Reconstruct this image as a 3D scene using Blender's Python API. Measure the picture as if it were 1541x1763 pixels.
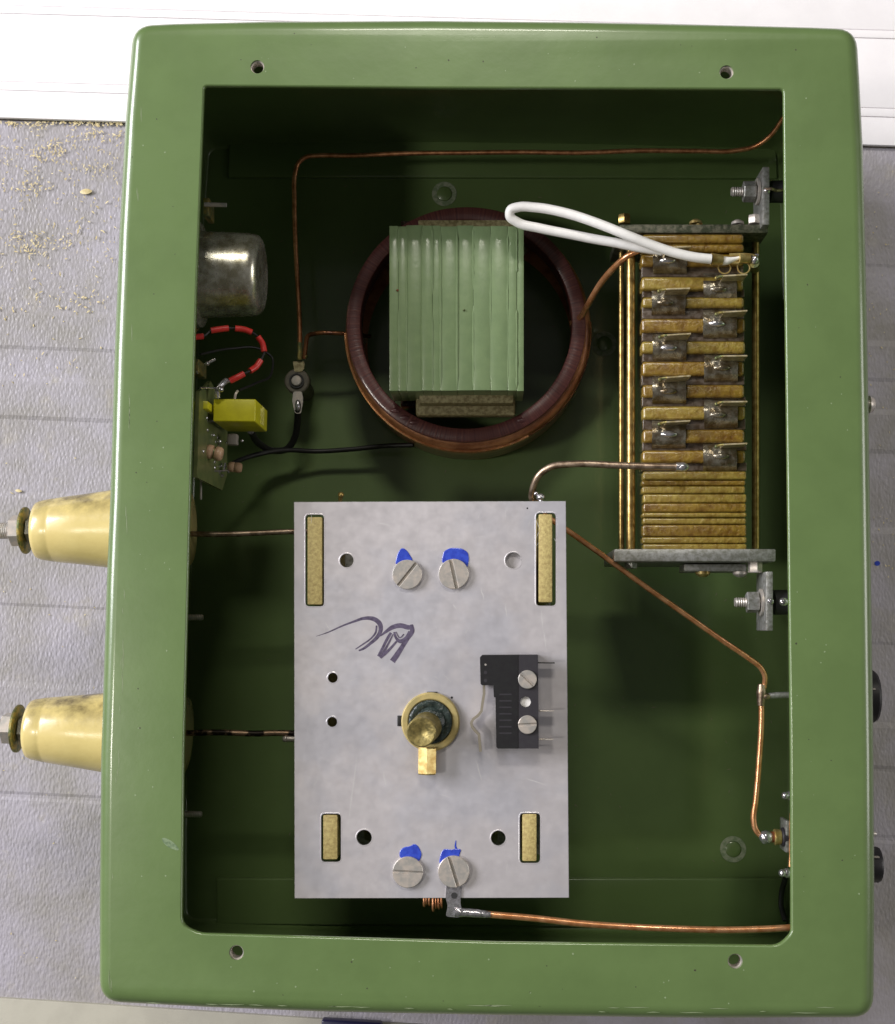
import bpy, bmesh, math, random
from mathutils import Vector, Matrix, Euler
from mathutils.geometry import tessellate_polygon
random.seed(7)
rnd = random.uniform
C = bpy.context.scene.collection
sc = bpy.context.scene
sc.unit_settings.system = 'METRIC'
sc.unit_settings.scale_length = 0.01          # one unit is one centimetre
for o in list(bpy.data.objects):
    bpy.data.objects.remove(o)

# ------------------------------------------------------------------ camera
CAM = Vector((0.2037, -5.0206, 69.3736))
ROT = Euler((0.0848, 0.0327, 0.0121), 'XYZ')
FPX = 2334.7                                   # focal length in photograph pixels
IW, IH = 1541.0, 1763.0
cd = bpy.data.cameras.new('camera')
cam = bpy.data.objects.new('camera', cd)
C.objects.link(cam)
cam.location = CAM
cam.rotation_euler = ROT
cd.sensor_fit = 'VERTICAL'
cd.sensor_height = 24
cd.lens = 24 * FPX / IH
cd.clip_start = 1
cd.clip_end = 3000
sc.camera = cam
RM = ROT.to_matrix()

# ------------------------------------------------------------------ room light and lamps
w = bpy.data.worlds.new('World')
sc.world = w
w.use_nodes = True
bg = w.node_tree.nodes['Background']
bg.inputs[0].default_value = (1.0, 0.97, 0.93, 1)
bg.inputs[1].default_value = 0.095


def lamp(name, pos, target, size, power, color, size_y=None):
    l = bpy.data.lights.new(name, 'AREA')
    l.shape = 'RECTANGLE' if size_y else 'DISK'
    l.size = size
    if size_y:
        l.size_y = size_y
    l.energy = power
    l.color = color
    o = bpy.data.objects.new(name, l)
    C.objects.link(o)
    o.location = pos
    o.rotation_euler = (Vector(target) - Vector(pos)).to_track_quat('-Z', 'Y').to_euler()
    return o


lamp('workshop_lamp', (-111, -24, 186), (0, 0, 1), 20, 66000, (1, .95, .86))
lamp('ceiling_tube', (-6, 150, 200), (0, 0, 1), 55, 150000, (1, .95, .84), 22)
lamp('side_window', (-230, 70, 135), (0, 0, 15), 150, 1080000, (.97, .96, 1), 90)

lamp('right_fill', (250, 10, 120), (0, 0, 5), 120, 230000, (1, .97, .95), 80)  # added fill light that brightens the bench and rim on the right

sc.view_settings.view_transform = 'Standard'
sc.view_settings.look = 'None'
sc.view_settings.exposure = 0
sc.view_settings.gamma = 1
sc.cycles.use_denoising = True
sc.cycles.max_bounces = 8


# ------------------------------------------------------------------ helpers
def at(px, py, z):
    """point on the horizontal plane at height z (cm)"""
    d = RM @ Vector(((px - IW / 2) / FPX, -(py - IH / 2) / FPX, -1.0))
    return CAM + d * ((z - CAM.z) / d.z)


def cm(px, z):
    return px * (CAM.z - z) / FPX


def tone(c, f):
    return tuple(min(1, x * f) for x in c)


MATS = {}


def mat(name, base, rough=.5, metal=0, dark=None, scale=3, amount=.5, bump=0, bscale=20, coat=0,
        stretch=None, rvar=0, spec=.5, trans=0, base2=None, scale2=1, contrast=(.4, .6)):
    m = bpy.data.materials.new(name)
    m.use_nodes = True
    nt = m.node_tree
    N, L = nt.nodes, nt.links
    b = N['Principled BSDF']
    b.inputs['Base Color'].default_value = (*base, 1)
    b.inputs['Roughness'].default_value = rough
    b.inputs['Metallic'].default_value = metal
    b.inputs['Coat Weight'].default_value = coat
    b.inputs['Coat Roughness'].default_value = .12
    b.inputs['Specular IOR Level'].default_value = spec
    b.inputs['Transmission Weight'].default_value = trans
    tc = N.new('ShaderNodeTexCoord')
    src = tc.outputs['Object']
    if stretch:
        mp = N.new('ShaderNodeMapping')
        mp.inputs['Scale'].default_value = stretch
        L.new(src, mp.inputs['Vector'])
        src = mp.outputs['Vector']

    def noise(s, detail=6, r=.6):
        n = N.new('ShaderNodeTexNoise')
        n.inputs['Scale'].default_value = s
        n.inputs['Detail'].default_value = detail
        n.inputs['Roughness'].default_value = r
        L.new(src, n.inputs['Vector'])
        return n

    if dark:
        n = noise(scale)
        rp = N.new('ShaderNodeValToRGB')
        rp.color_ramp.elements[0].position = contrast[0]
        rp.color_ramp.elements[1].position = contrast[1]
        rp.color_ramp.elements[0].color = (*dark, 1)
        rp.color_ramp.elements[1].color = (*base, 1)
        L.new(n.outputs['Fac'], rp.inputs['Fac'])
        out = rp.outputs['Color']
        if base2:
            n2 = noise(scale2, 3)
            r2 = N.new('ShaderNodeValToRGB')
            r2.color_ramp.elements[0].position = .45
            r2.color_ramp.elements[1].position = .62
            mx = N.new('ShaderNodeMix')
            mx.data_type = 'RGBA'
            L.new(n2.outputs['Fac'], r2.inputs['Fac'])
            L.new(r2.outputs['Color'], mx.inputs['Factor'])
            L.new(out, mx.inputs[6])
            mx.inputs[7].default_value = (*base2, 1)
            out = mx.outputs[2]
        L.new(out, b.inputs['Base Color'])
    if rvar:
        n = noise(scale * 2.3)
        mr = N.new('ShaderNodeMapRange')
        mr.inputs['To Min'].default_value = max(.02, rough - rvar)
        mr.inputs['To Max'].default_value = min(1, rough + rvar)
        L.new(n.outputs['Fac'], mr.inputs['Value'])
        L.new(mr.outputs['Result'], b.inputs['Roughness'])
    if bump:
        n = noise(bscale, 4)
        bp = N.new('ShaderNodeBump')
        bp.inputs['Strength'].default_value = 1
        bp.inputs['Distance'].default_value = bump
        L.new(n.outputs['Fac'], bp.inputs['Height'])
        L.new(bp.outputs['Normal'], b.inputs['Normal'])
    MATS[name] = m
    return m


green = mat('green_enamel', (.123, .191, .064), .34, dark=(.112, .175, .058), scale=.35, bump=.010, bscale=.8, coat=.5, rvar=.05)
green_core = mat('core_green_paint', (.240, .335, .165), .34, dark=(.215, .305, .15), scale=1.2, bump=.015, bscale=2, coat=.35)
alu = mat('brushed_aluminium', (.80, .76, .785), .36, .62, dark=(.75, .71, .735), scale=.9, base2=(.70, .685, .74), scale2=.3, bump=.012, bscale=.35, rvar=.12, contrast=(.3, .7))
alu_edge = mat('cut_aluminium', (.42, .42, .41), .42, .6, dark=(.25, .25, .22), scale=5, bump=.01, bscale=20)
steel = mat('nickel_steel', (.60, .535, .475), .38, .5, dark=(.45, .43, .40), scale=3, rvar=.08)
chrome = mat('tinned_can', (.76, .74, .64), .27, .85, dark=(.42, .39, .28), scale=1.6, bump=.004, bscale=8, rvar=.1)
solder = mat('solder', (.75, .73, .78), .2, .85, dark=(.5, .48, .5), scale=8, bump=.01, bscale=10)
brass = mat('brass', (.60, .48, .20), .34, .7, dark=(.42, .28, .09), scale=3, rvar=.08)
brass_rod = mat('brass_rod', (.50, .36, .13), .32, .85, dark=(.30, .19, .06), scale=3, rvar=.08)
old_brass = mat('tarnished_brass', (.38, .30, .10), .45, .85, dark=(.14, .17, .08), scale=4, bump=.02, bscale=9)
copper = mat('copper', (.82, .40, .20), .34, .75, dark=(.52, .21, .09), scale=2.5, rvar=.1)
copper_lit = mat('lit_copper', (.90, .46, .23), .27, .7, dark=(.66, .28, .11), scale=2.5, coat=.8)  # lighter copy of copper; lamp light on the wires put into the colour
copper_dull = mat('tinned_copper', (.52, .40, .30), .4, .9, dark=(.24, .17, .12), scale=3, rvar=.1)
copper_dark = mat('oxidised_copper', (.30, .20, .13), .42, .8, dark=(.02, .015, .012), scale=2.2, contrast=(.46, .54))
copper_brown = mat('enamelled_copper', (.30, .125, .05), .25, .7, dark=(.12, .04, .02), scale=1.5, coat=.4)
porcelain = mat('glazed_porcelain', (.69, .56, .23), .27, dark=(.64, .51, .20), scale=.5, coat=.25, bump=.01, bscale=3)
white_pvc = mat('white_sleeving', (.93, .91, .88), .4, dark=(.88, .86, .83), scale=3)
fibre = mat('varnished_fibre', (.26, .165, .024), .24, dark=(.12, .055, .008), scale=2.0, coat=.8, bump=.06, bscale=4, stretch=(1.3, 1.3, 1), contrast=(.30, .66))
fibre2 = mat('varnished_fibre_light', (.31, .23, .045), .26, dark=(.18, .105, .016), scale=2.2, coat=.7, bump=.06, bscale=4, stretch=(1.3, 1.3, 1), contrast=(.30, .66))
tan = mat('fibre_board', (.56, .46, .18), .6, dark=(.36, .27, .10), scale=7, bump=.02, bscale=14, contrast=(.35, .65))
tan_light = mat('pressed_board', (.42, .37, .20), .6, dark=(.22, .18, .08), scale=6, bump=.02, bscale=10)
darkfoil = mat('dark_lacquer_shade', (.075, .060, .050), .2, .25, dark=(.03, .02, .014), scale=3, coat=.8, bump=.02, bscale=4)
gapfibre = mat('lacquered_edge', (.11, .085, .065), .3, dark=(.05, .03, .015), scale=3, coat=.7, bump=.04, bscale=4)
foil = mat('lacquered_foil', (.34, .31, .25), .24, .7, dark=(.15, .11, .06), scale=2.5, coat=.7, bump=.05, bscale=3)
maroon = mat('maroon_varnish', (.155, .055, .060), .42, dark=(.10, .032, .036), scale=3, coat=.35, bump=.015, bscale=5)
black = mat('black_plastic', (.008, .007, .009), .45, dark=(.010, .010, .011), scale=4, bump=.003, bscale=20)
black2 = mat('black_plastic_cover', (.021, .018, .024), .55, dark=(.024, .022, .027), scale=6)
rubber = mat('black_rubber', (.012, .012, .012), .5)
grease = mat('dark_grease', (.018, .026, .024), .25, dark=(.035, .05, .045), scale=5, bump=.05, bscale=5)
nylon = mat('ochre_nylon', (.46, .36, .14), .45, dark=(.34, .28, .12), scale=2, bump=.01, bscale=5)
blue_paint = mat('blue_lacquer', (.035, .075, .50), .3, dark=(.025, .05, .40), scale=4, coat=.5, bump=.02, bscale=5)
ink = mat('purple_marker_ink', (.045, .032, .065), .5, dark=(.12, .10, .16), scale=6, contrast=(.35, .7))
red = mat('red_sleeving', (.62, .035, .03), .4, dark=(.5, .025, .02), scale=6)
yellow = mat('yellow_capacitor', (.62, .58, .02), .38, dark=(.55, .51, .018), scale=2)
yellow_print = mat('pale_yellow_print', (.78, .74, .22), .4)
pcb = mat('pcb_laminate', (.17, .19, .07), .35, dark=(.11, .14, .05), scale=1.5, coat=.3)
resist = mat('resistor_tan', (.52, .34, .21), .4, dark=(.46, .29, .18), scale=5)
band_brown = mat('resistor_band', (.22, .07, .03), .4)
grey_ring = mat('pale_cement', (.30, .33, .24), .6, dark=(.16, .22, .12), scale=4)
phenolic = mat('grey_phenolic', (.13, .115, .085), .5, dark=(.09, .08, .06), scale=6)
shaving = mat('wood_shaving', (.70, .60, .36), .7, dark=(.55, .44, .22), scale=4)
navy = mat('navy_plastic', (.012, .010, .045), .4)
hole_dark = mat('dark_bore', (.02, .02, .02), .7)
ceramic = mat('grey_ceramic', (.30, .27, .24), .5)


def ob(name, me, parent=None, off=None):
    o = bpy.data.objects.new(name, me)
    C.objects.link(o)
    if parent is not None:
        o.parent = parent
    return o


ORG = {}


class MB:
    """collects world-space shapes, then links them as ONE mesh object"""

    def __init__(s):
        s.bm = bmesh.new()

    def box(s, c, size, rot=None, bevel=0, seg=2):
        r = bmesh.ops.create_cube(s.bm, size=1)
        vs = r['verts']
        M = Matrix.Translation(c) @ (rot.to_matrix().to_4x4() if rot else Matrix()) @ Matrix.Diagonal((*size, 1))
        bmesh.ops.transform(s.bm, matrix=M, verts=vs)
        if bevel:
            es = list({e for v in vs for e in v.link_edges})
            bmesh.ops.bevel(s.bm, geom=es, offset=bevel, segments=seg, affect='EDGES', profile=.5)
        return s

    def quadbox(s, top, z0, z1, bevel=0, seg=2):
        """top: four (x, y) corners counter-clockwise; solid from z0 to z1"""
        a = [s.bm.verts.new((p[0], p[1], z1)) for p in top]
        b = [s.bm.verts.new((p[0], p[1], z0)) for p in top]
        n = len(top)
        fs = [s.bm.faces.new(a), s.bm.faces.new(b[::-1])]
        for i in range(n):
            j = (i + 1) % n
            fs.append(s.bm.faces.new((a[i], b[i], b[j], a[j])))
        bmesh.ops.recalc_face_normals(s.bm, faces=fs)
        if bevel:
            es = list({e for v in a + b for e in v.link_edges})
            bmesh.ops.bevel(s.bm, geom=es, offset=bevel, segments=seg, affect='EDGES', profile=.5)
        return s

    def pxbox(s, x0, y0, x1, y1, z1, z0, bevel=0, seg=2):
        q = [at(x0, y1, z1), at(x1, y1, z1), at(x1, y0, z1), at(x0, y0, z1)]
        return s.quadbox([(p.x, p.y) for p in q], z0, z1, bevel, seg)

    def prism(s, outer, z0, z1, holes=(), floor=True):
        loops = [[Vector((p[0], p[1], 0)) for p in lp] for lp in (outer, *holes)]
        flat = [p for lp in loops for p in lp]
        tris = tessellate_polygon(loops)
        top = [s.bm.verts.new((p.x, p.y, z1)) for p in flat]
        bot = [s.bm.verts.new((p.x, p.y, z0)) for p in flat]
        fs = []
        for t in tris:
            a, b, c = t
            if ((flat[b] - flat[a]).cross(flat[c] - flat[a])).z < 0:
                b, c = c, b
            try:
                fs.append(s.bm.faces.new((top[a], top[b], top[c])))
                if floor:
                    fs.append(s.bm.faces.new((bot[c], bot[b], bot[a])))
            except ValueError:
                pass
        k = 0
        for li, lp in enumerate(loops):
            n = len(lp)
            area = sum(lp[i].x * lp[(i + 1) % n].y - lp[(i + 1) % n].x * lp[i].y for i in range(n))
            for i in range(n):
                j = (i + 1) % n
                q = (top[k + i], bot[k + i], bot[k + j], top[k + j])
                if (area < 0) != (li > 0):
                    q = q[::-1]
                s.bm.faces.new(q)
            k += n
        return s

    def lathe(s, o, d, prof, n=32, close=True):
        """prof: (distance along d, radius)"""
        d = Vector(d).normalized()
        u = d.orthogonal().normalized()
        v = d.cross(u)
        rings = []
        for t, r in prof:
            c = Vector(o) + d * t
            if r < 1e-6:
                rings.append([s.bm.verts.new(c)])
            else:
                rings.append([s.bm.verts.new(c + (u * math.cos(a) + v * math.sin(a)) * r)
                              for a in (2 * math.pi * i / n for i in range(n))])
        for a, b in zip(rings, rings[1:]):
            for i in range(n):
                j = (i + 1) % n
                if len(a) == 1 and len(b) == 1:
                    continue
                if len(a) == 1:
                    s.bm.faces.new((a[0], b[j], b[i]))
                elif len(b) == 1:
                    s.bm.faces.new((a[i], a[j], b[0]))
                else:
                    s.bm.faces.new((a[i], a[j], b[j], b[i]))
        if close:
            if len(rings[0]) > 1:
                s.bm.faces.new(rings[0][::-1])
            if len(rings[-1]) > 1:
                s.bm.faces.new(rings[-1])
        return s

    def cyl(s, a, b, r, r2=None, n=24, ch=0):
        a, b = Vector(a), Vector(b)
        L = (b - a).length
        r2 = r if r2 is None else r2
        if ch:
            return s.lathe(a, b - a, [(0, r - ch), (ch, r), (L - ch, r2), (L, r2 - ch)], n)
        return s.lathe(a, b - a, [(0, r), (L, r2)], n)

    def torus(s, c, d, R, r, n=40, m=10, a0=0, a1=2 * math.pi):
        d = Vector(d).normalized()
        u = d.orthogonal().normalized()
        v = d.cross(u)
        full = abs(a1 - a0 - 2 * math.pi) < 1e-4
        rings = []
        for i in range(n if full else n + 1):
            a = a0 + (a1 - a0) * i / n
            e = u * math.cos(a) + v * math.sin(a)
            rings.append([s.bm.verts.new(Vector(c) + e * (R + r * math.cos(b)) + d * r * math.sin(b))
                          for b in (2 * math.pi * k / m for k in range(m))])
        cnt = len(rings) if full else len(rings) - 1
        for i in range(cnt):
            A, B = rings[i], rings[(i + 1) % len(rings)]
            for k in range(m):
                l = (k + 1) % m
                s.bm.faces.new((A[k], B[k], B[l], A[l]))
        return s

    def tube(s, pts, r, n=10, sub=6, wob=0):
        pts = [Vector(p) for p in pts]
        rs = r if isinstance(r, (list, tuple)) else [r] * len(pts)
        P, R = [], []
        if len(pts) > 2:
            for i in range(len(pts) - 1):
                p0 = pts[max(i - 1, 0)]
                p1, p2 = pts[i], pts[i + 1]
                p3 = pts[min(i + 2, len(pts) - 1)]
                # centripetal-ish tangents
                def tan_(a, b, c):
                    l1, l2 = (b - a).length, (c - b).length
                    if l1 < 1e-6 or l2 < 1e-6:
                        return None
                    return ((b - a) / l1 * l2 + (c - b) / l2 * l1) / (l1 + l2)
                l = (p2 - p1).length
                t1 = tan_(p0, p1, p2) if i > 0 else None
                t2 = tan_(p1, p2, p3) if i < len(pts) - 2 else None
                t1 = (p2 - p1) / l if t1 is None else t1
                t2 = (p2 - p1) / l if t2 is None else t2
                for k in range(sub):
                    t = k / sub
                    h00, h10 = 2 * t**3 - 3 * t**2 + 1, t**3 - 2 * t**2 + t
                    h01, h11 = -2 * t**3 + 3 * t**2, t**3 - t**2
                    P.append(p1 * h00 + t1 * l * h10 + p2 * h01 + t2 * l * h11)
                    R.append(rs[i] * (1 - t) + rs[i + 1] * t)
            P.append(pts[-1])
            R.append(rs[-1])
        else:
            P, R = pts, list(rs)
        if wob:
            P = [P[0]] + [p + Vector((rnd(-wob, wob), rnd(-wob, wob), rnd(-wob, wob))) for p in P[1:-1]] + [P[-1]]
        t = (P[1] - P[0]).normalized()
        u = t.orthogonal().normalized()
        rings = []
        for i, p in enumerate(P):
            tt = (P[min(i + 1, len(P) - 1)] - P[max(i - 1, 0)]).normalized()
            u = (u - tt * u.dot(tt)).normalized()
            v = tt.cross(u)
            rings.append([s.bm.verts.new(p + (u * math.cos(a) + v * math.sin(a)) * R[i])
                          for a in (2 * math.pi * k / n for k in range(n))])
        for A, B in zip(rings, rings[1:]):
            for k in range(n):
                l = (k + 1) % n
                s.bm.faces.new((A[k], A[l], B[l], B[k]))
        s.bm.faces.new(rings[0][::-1])
        s.bm.faces.new(rings[-1])
        return s

    def ball(s, c, r, sc_=(1, 1, 1), rough=0):
        q = bmesh.ops.create_icosphere(s.bm, subdivisions=2 if max(r, 0) < .5 else 3, radius=r)
        for v in q['verts']:
            v.co = Vector((v.co.x * sc_[0], v.co.y * sc_[1], v.co.z * sc_[2])) * (1 + rnd(-rough, rough)) + Vector(c)
        return s

    def ribbon(s, pts, ws, z, th=.012):
        """flat marker stroke; pts in (x, y), ws widths"""
        n = len(pts)
        L, Rr = [], []
        for i, p in enumerate(pts):
            a, b = pts[max(i - 1, 0)], pts[min(i + 1, n - 1)]
            t = Vector((b[0] - a[0], b[1] - a[1]))
            t.normalize()
            nn = Vector((-t.y, t.x)) * ws[i] / 2
            L.append((p[0] + nn.x, p[1] + nn.y))
            Rr.append((p[0] - nn.x, p[1] - nn.y))
        for i in range(n - 1):
            q = [L[i], Rr[i], Rr[i + 1], L[i + 1]]
            vs = [s.bm.verts.new((x, y, z + th)) for x, y in q]
            s.bm.faces.new(vs)
        bmesh.ops.remove_doubles(s.bm, verts=s.bm.verts, dist=1e-5)
        return s

    def build(s, name, m, parent=None, smooth=35, origin=None):
        me = bpy.data.meshes.new(name)
        off = Vector(origin) if origin is not None else (ORG.get(parent.name, Vector()) if parent else Vector())
        bmesh.ops.translate(s.bm, verts=s.bm.verts, vec=-off)
        bmesh.ops.recalc_face_normals(s.bm, faces=s.bm.faces) if getattr(s, 'recalc', False) else None
        s.bm.to_mesh(me)
        s.bm.free()
        me.materials.append(m)
        if smooth:
            me.polygons.foreach_set('use_smooth', [True] * len(me.polygons))
            me.set_sharp_from_angle(angle=math.radians(smooth))
        o = ob(name, me, parent)
        ORG[o.name] = off
        if parent is None:
            o.location = off
        return o


def tag(o, label=None, cat=None, group=None, kind=None):
    if label:
        o['label'] = label
    if cat:
        o['category'] = cat
    if group:
        o['group'] = group
    if kind:
        o['kind'] = kind
    return o


def thing(name, loc, label, cat, group=None):
    o = bpy.data.objects.new(name, None)
    o.empty_display_size = .5
    C.objects.link(o)
    o.location = loc
    ORG[o.name] = Vector(loc)
    return tag(o, label, cat, group)


def pxy(pts, z):
    return [tuple(at(x, y, z).xy) for x, y in pts]


def circ(c, r, n=24, ph=0):
    return [(c[0] + r * math.cos(2 * math.pi * i / n + ph), c[1] + r * math.sin(2 * math.pi * i / n + ph)) for i in range(n)]


def rround(pts, r, k=4):
    """round the corners of a closed polygon"""
    out = []
    n = len(pts)
    rr = r if isinstance(r, (list, tuple)) else [r] * n
    for i in range(n):
        p = Vector(pts[i])
        a, b = Vector(pts[i - 1]) - p, Vector(pts[(i + 1) % n]) - p
        if rr[i] <= 0:
            out.append(tuple(p))
            continue
        la, lb = min(rr[i], a.length * .48), min(rr[i], b.length * .48)
        A, B = p + a.normalized() * la, p + b.normalized() * lb
        for j in range(k + 1):
            t = j / k
            q = A * (1 - t)**2 + p * 2 * t * (1 - t) + B * t * t
            out.append((q.x, q.y))
    return out


def offset(pts, d):
    """move a closed polygon inwards by d"""
    n = len(pts)
    area = sum(pts[i][0] * pts[(i + 1) % n][1] - pts[(i + 1) % n][0] * pts[i][1] for i in range(n))
    sg = 1 if area > 0 else -1
    out = []
    for i in range(n):
        p = Vector(pts[i])
        e1 = (p - Vector(pts[i - 1])).normalized()
        e2 = (Vector(pts[(i + 1) % n]) - p).normalized()
        n1, n2 = Vector((-e1.y, e1.x)) * sg, Vector((-e2.y, e2.x)) * sg
        m = (n1 + n2)
        m = m / max(.3, m.dot(n1)) if m.length > 1e-6 else n1
        q = p + m * d
        out.append((q.x, q.y))
    return out


# ------------------------------------------------------------------ the bench: ribbed grey mat, white boards
def bench_mat():
    m = bpy.data.materials.new('grained_grey_plastic')
    m.use_nodes = True
    N, L = m.node_tree.nodes, m.node_tree.links
    b = N['Principled BSDF']
    b.inputs['Roughness'].default_value = .42
    tc = N.new('ShaderNodeTexCoord')
    n1 = N.new('ShaderNodeTexNoise')
    n1.inputs['Scale'].default_value = .22
    n1.inputs['Detail'].default_value = 8
    n1.inputs['Roughness'].default_value = .65
    L.new(tc.outputs['Object'], n1.inputs['Vector'])
    rp = N.new('ShaderNodeValToRGB')
    e = rp.color_ramp.elements
    e[0].position, e[0].color = .34, (.29, .272, .26, 1)
    e[1].position, e[1].color = .62, (.385, .362, .415, 1)
    L.new(n1.outputs['Fac'], rp.inputs['Fac'])
    # dusty worn patches
    n3 = N.new('ShaderNodeTexNoise')
    n3.inputs['Scale'].default_value = .55
    n3.inputs['Detail'].default_value = 9
    n3.inputs['Roughness'].default_value = .7
    L.new(tc.outputs['Object'], n3.inputs['Vector'])
    r3 = N.new('ShaderNodeValToRGB')
    r3.color_ramp.elements[0].position = .56
    r3.color_ramp.elements[1].position = .74
    L.new(n3.outputs['Fac'], r3.inputs['Fac'])
    mx = N.new('ShaderNodeMix')
    mx.data_type = 'RGBA'
    L.new(r3.outputs['Color'], mx.inputs['Factor'])
    L.new(rp.outputs['Color'], mx.inputs[6])
    mx.inputs[7].default_value = (.38, .35, .32, 1)
    L.new(mx.outputs[2], b.inputs['Base Color'])
    mp = N.new('ShaderNodeMapping')
    mp.inputs['Scale'].default_value = (1.15, .6, 1)
    mp.inputs['Rotation'].default_value = (0, 0, .35)
    L.new(tc.outputs['Object'], mp.inputs['Vector'])
    n2 = N.new('ShaderNodeTexVoronoi')
    n2.inputs['Scale'].default_value = 6.5
    n2.feature = 'SMOOTH_F1'
    n2.inputs['Smoothness'].default_value = .7
    L.new(mp.outputs['Vector'], n2.inputs['Vector'])
    n4 = N.new('ShaderNodeTexNoise')
    n4.inputs['Scale'].default_value = 7
    n4.inputs['Detail'].default_value = 3
    L.new(mp.outputs['Vector'], n4.inputs['Vector'])
    ad = N.new('ShaderNodeMath')
    ad.operation = 'ADD'
    L.new(n2.outputs['Distance'], ad.inputs[0])
    L.new(n4.outputs['Fac'], ad.inputs[1])
    bp = N.new('ShaderNodeBump')
    bp.inputs['Distance'].default_value = .03
    bp.inputs['Strength'].default_value = .75
    L.new(ad.outputs['Value'], bp.inputs['Height'])
    L.new(bp.outputs['Normal'], b.inputs['Normal'])
    return m


grey_mat = bench_mat()
white_board = mat('white_painted_board', (.93, .90, .92), .45, dark=(.88, .85, .87), scale=.5, bump=.004, bscale=5, contrast=(.3, .6))
seam_dirt = mat('dirty_seam', (.30, .26, .22), .8, dark=(.12, .10, .09), scale=2)
cream_board = mat('cream_painted_board', (.40, .38, .315), .5, dark=(.37, .35, .29), scale=.6, bump=.004, bscale=4)

U = (at(1541, 253.5, 0) - at(0, 205, 0)).normalized()      # along the ribs


def ribline(yl, z=0, back=60, ahead=60):
    p = at(0, yl, 0)
    a, b = p - U * back, p + U * (45 + ahead)
    return (a.x, a.y, z), (b.x, b.y, z)


prof = [(207, -.02), (402, .0), (407, -.03), (411, -.03), (417, 0), (531, .0), (541, .07), (594, .06), (600, .0), (604, .0),
        (607, .0), (646, 0), (656, .08), (714, .07), (721, .0), (725, .0), (732, 0), (845, 0), (856, .07),
        (1037, .05), (1042, .01), (1047, .01), (1053, .04), (1172, .04), (1182, .1), (1245, .1), (1251, .03), (1255, .02), (1260, .04),
        (1361, .04), (1366, .0), (1371, .0), (1376, .04), (1560, .04), (1722, .03), (1724, -.3), (2300, -.3), (3400, -.3)]
g = MB()
prev = None
for yl, z in prof:
    a, b = ribline(yl, z)
    va, vb = g.bm.verts.new(a), g.bm.verts.new(b)
    if prev:
        g.bm.faces.new((prev[0], va, vb, prev[1]))
    prev = (va, vb)
tag(g.build('bench_top', grey_mat, smooth=10), kind='structure')

# white boards along the far side
bw = thing('white_boarding', at(0, 100, .3), 'white painted tongue and groove boards behind the top of the green box', 'boarding')
edges = [206, 158.5, 143.5, 27, 13, -110, -124, -260, -400, -560, -720]
zs = [.30, .315, .30, .32, .30, .315, .30, .31, .30, .315]
for i in range(10):
    y1, y0 = edges[i], edges[i + 1]
    gp = .55
    q = [ribline(y1 - gp)[0], ribline(y1 - gp)[1], ribline(y0 + gp)[1], ribline(y0 + gp)[0]]
    MB().quadbox([(p[0], p[1]) for p in q], -.6, zs[i], .025, 2).build('board', white_board, bw)
q = [ribline(206)[0], ribline(206)[1], ribline(-720)[1], ribline(-720)[0]]
MB().quadbox([(p[0], p[1]) for p in q], -.9, .10).build('seam', seam_dirt, bw)

# cream board at the lower edge
ca, cb = at(0, 1718, .25), at(700, 1764, .25)
du = (cb - ca).normalized()
dn = Vector((du.y, -du.x, 0))
q = [ca - du * 40 + dn * 30, ca + du * 70 + dn * 30, ca + du * 70, ca - du * 40]
tag(MB().quadbox([(p.x, p.y) for p in q], -.25, .25, .06).build('cream_board', cream_board, origin=ca),
    'cream painted board lying along the bottom left edge of the photo, below the grey mat', 'board')
p = at(605, 1761, .9)
nv = thing('navy_case', p, 'dark navy plastic case edge peeking in below the box at the bottom edge', 'case')
MB().quadbox([tuple(at(x, y, .9).xy) for x, y in ((558, 1990), (664, 2000), (657, 1762), (553, 1756))], .25, .9, .12, 3).build('case_body', navy, nv)
MB().quadbox([tuple(at(x, y, .98).xy) for x, y in ((575, 1970), (645, 1975), (640, 1778), (570, 1774))], .89, .98, .03, 2).build('case_lid', navy, nv)

# ink spot, shavings
s = MB()
s.prism(rround(pxy([(1505, 968), (1511, 965), (1516, 968), (1514, 974), (1507, 974)], .08), .12), .075, .085)
tag(s.build('ink_spot', blue_paint), 'small blue paint spot on the grey mat right of the green box', 'paint spot')


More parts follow.
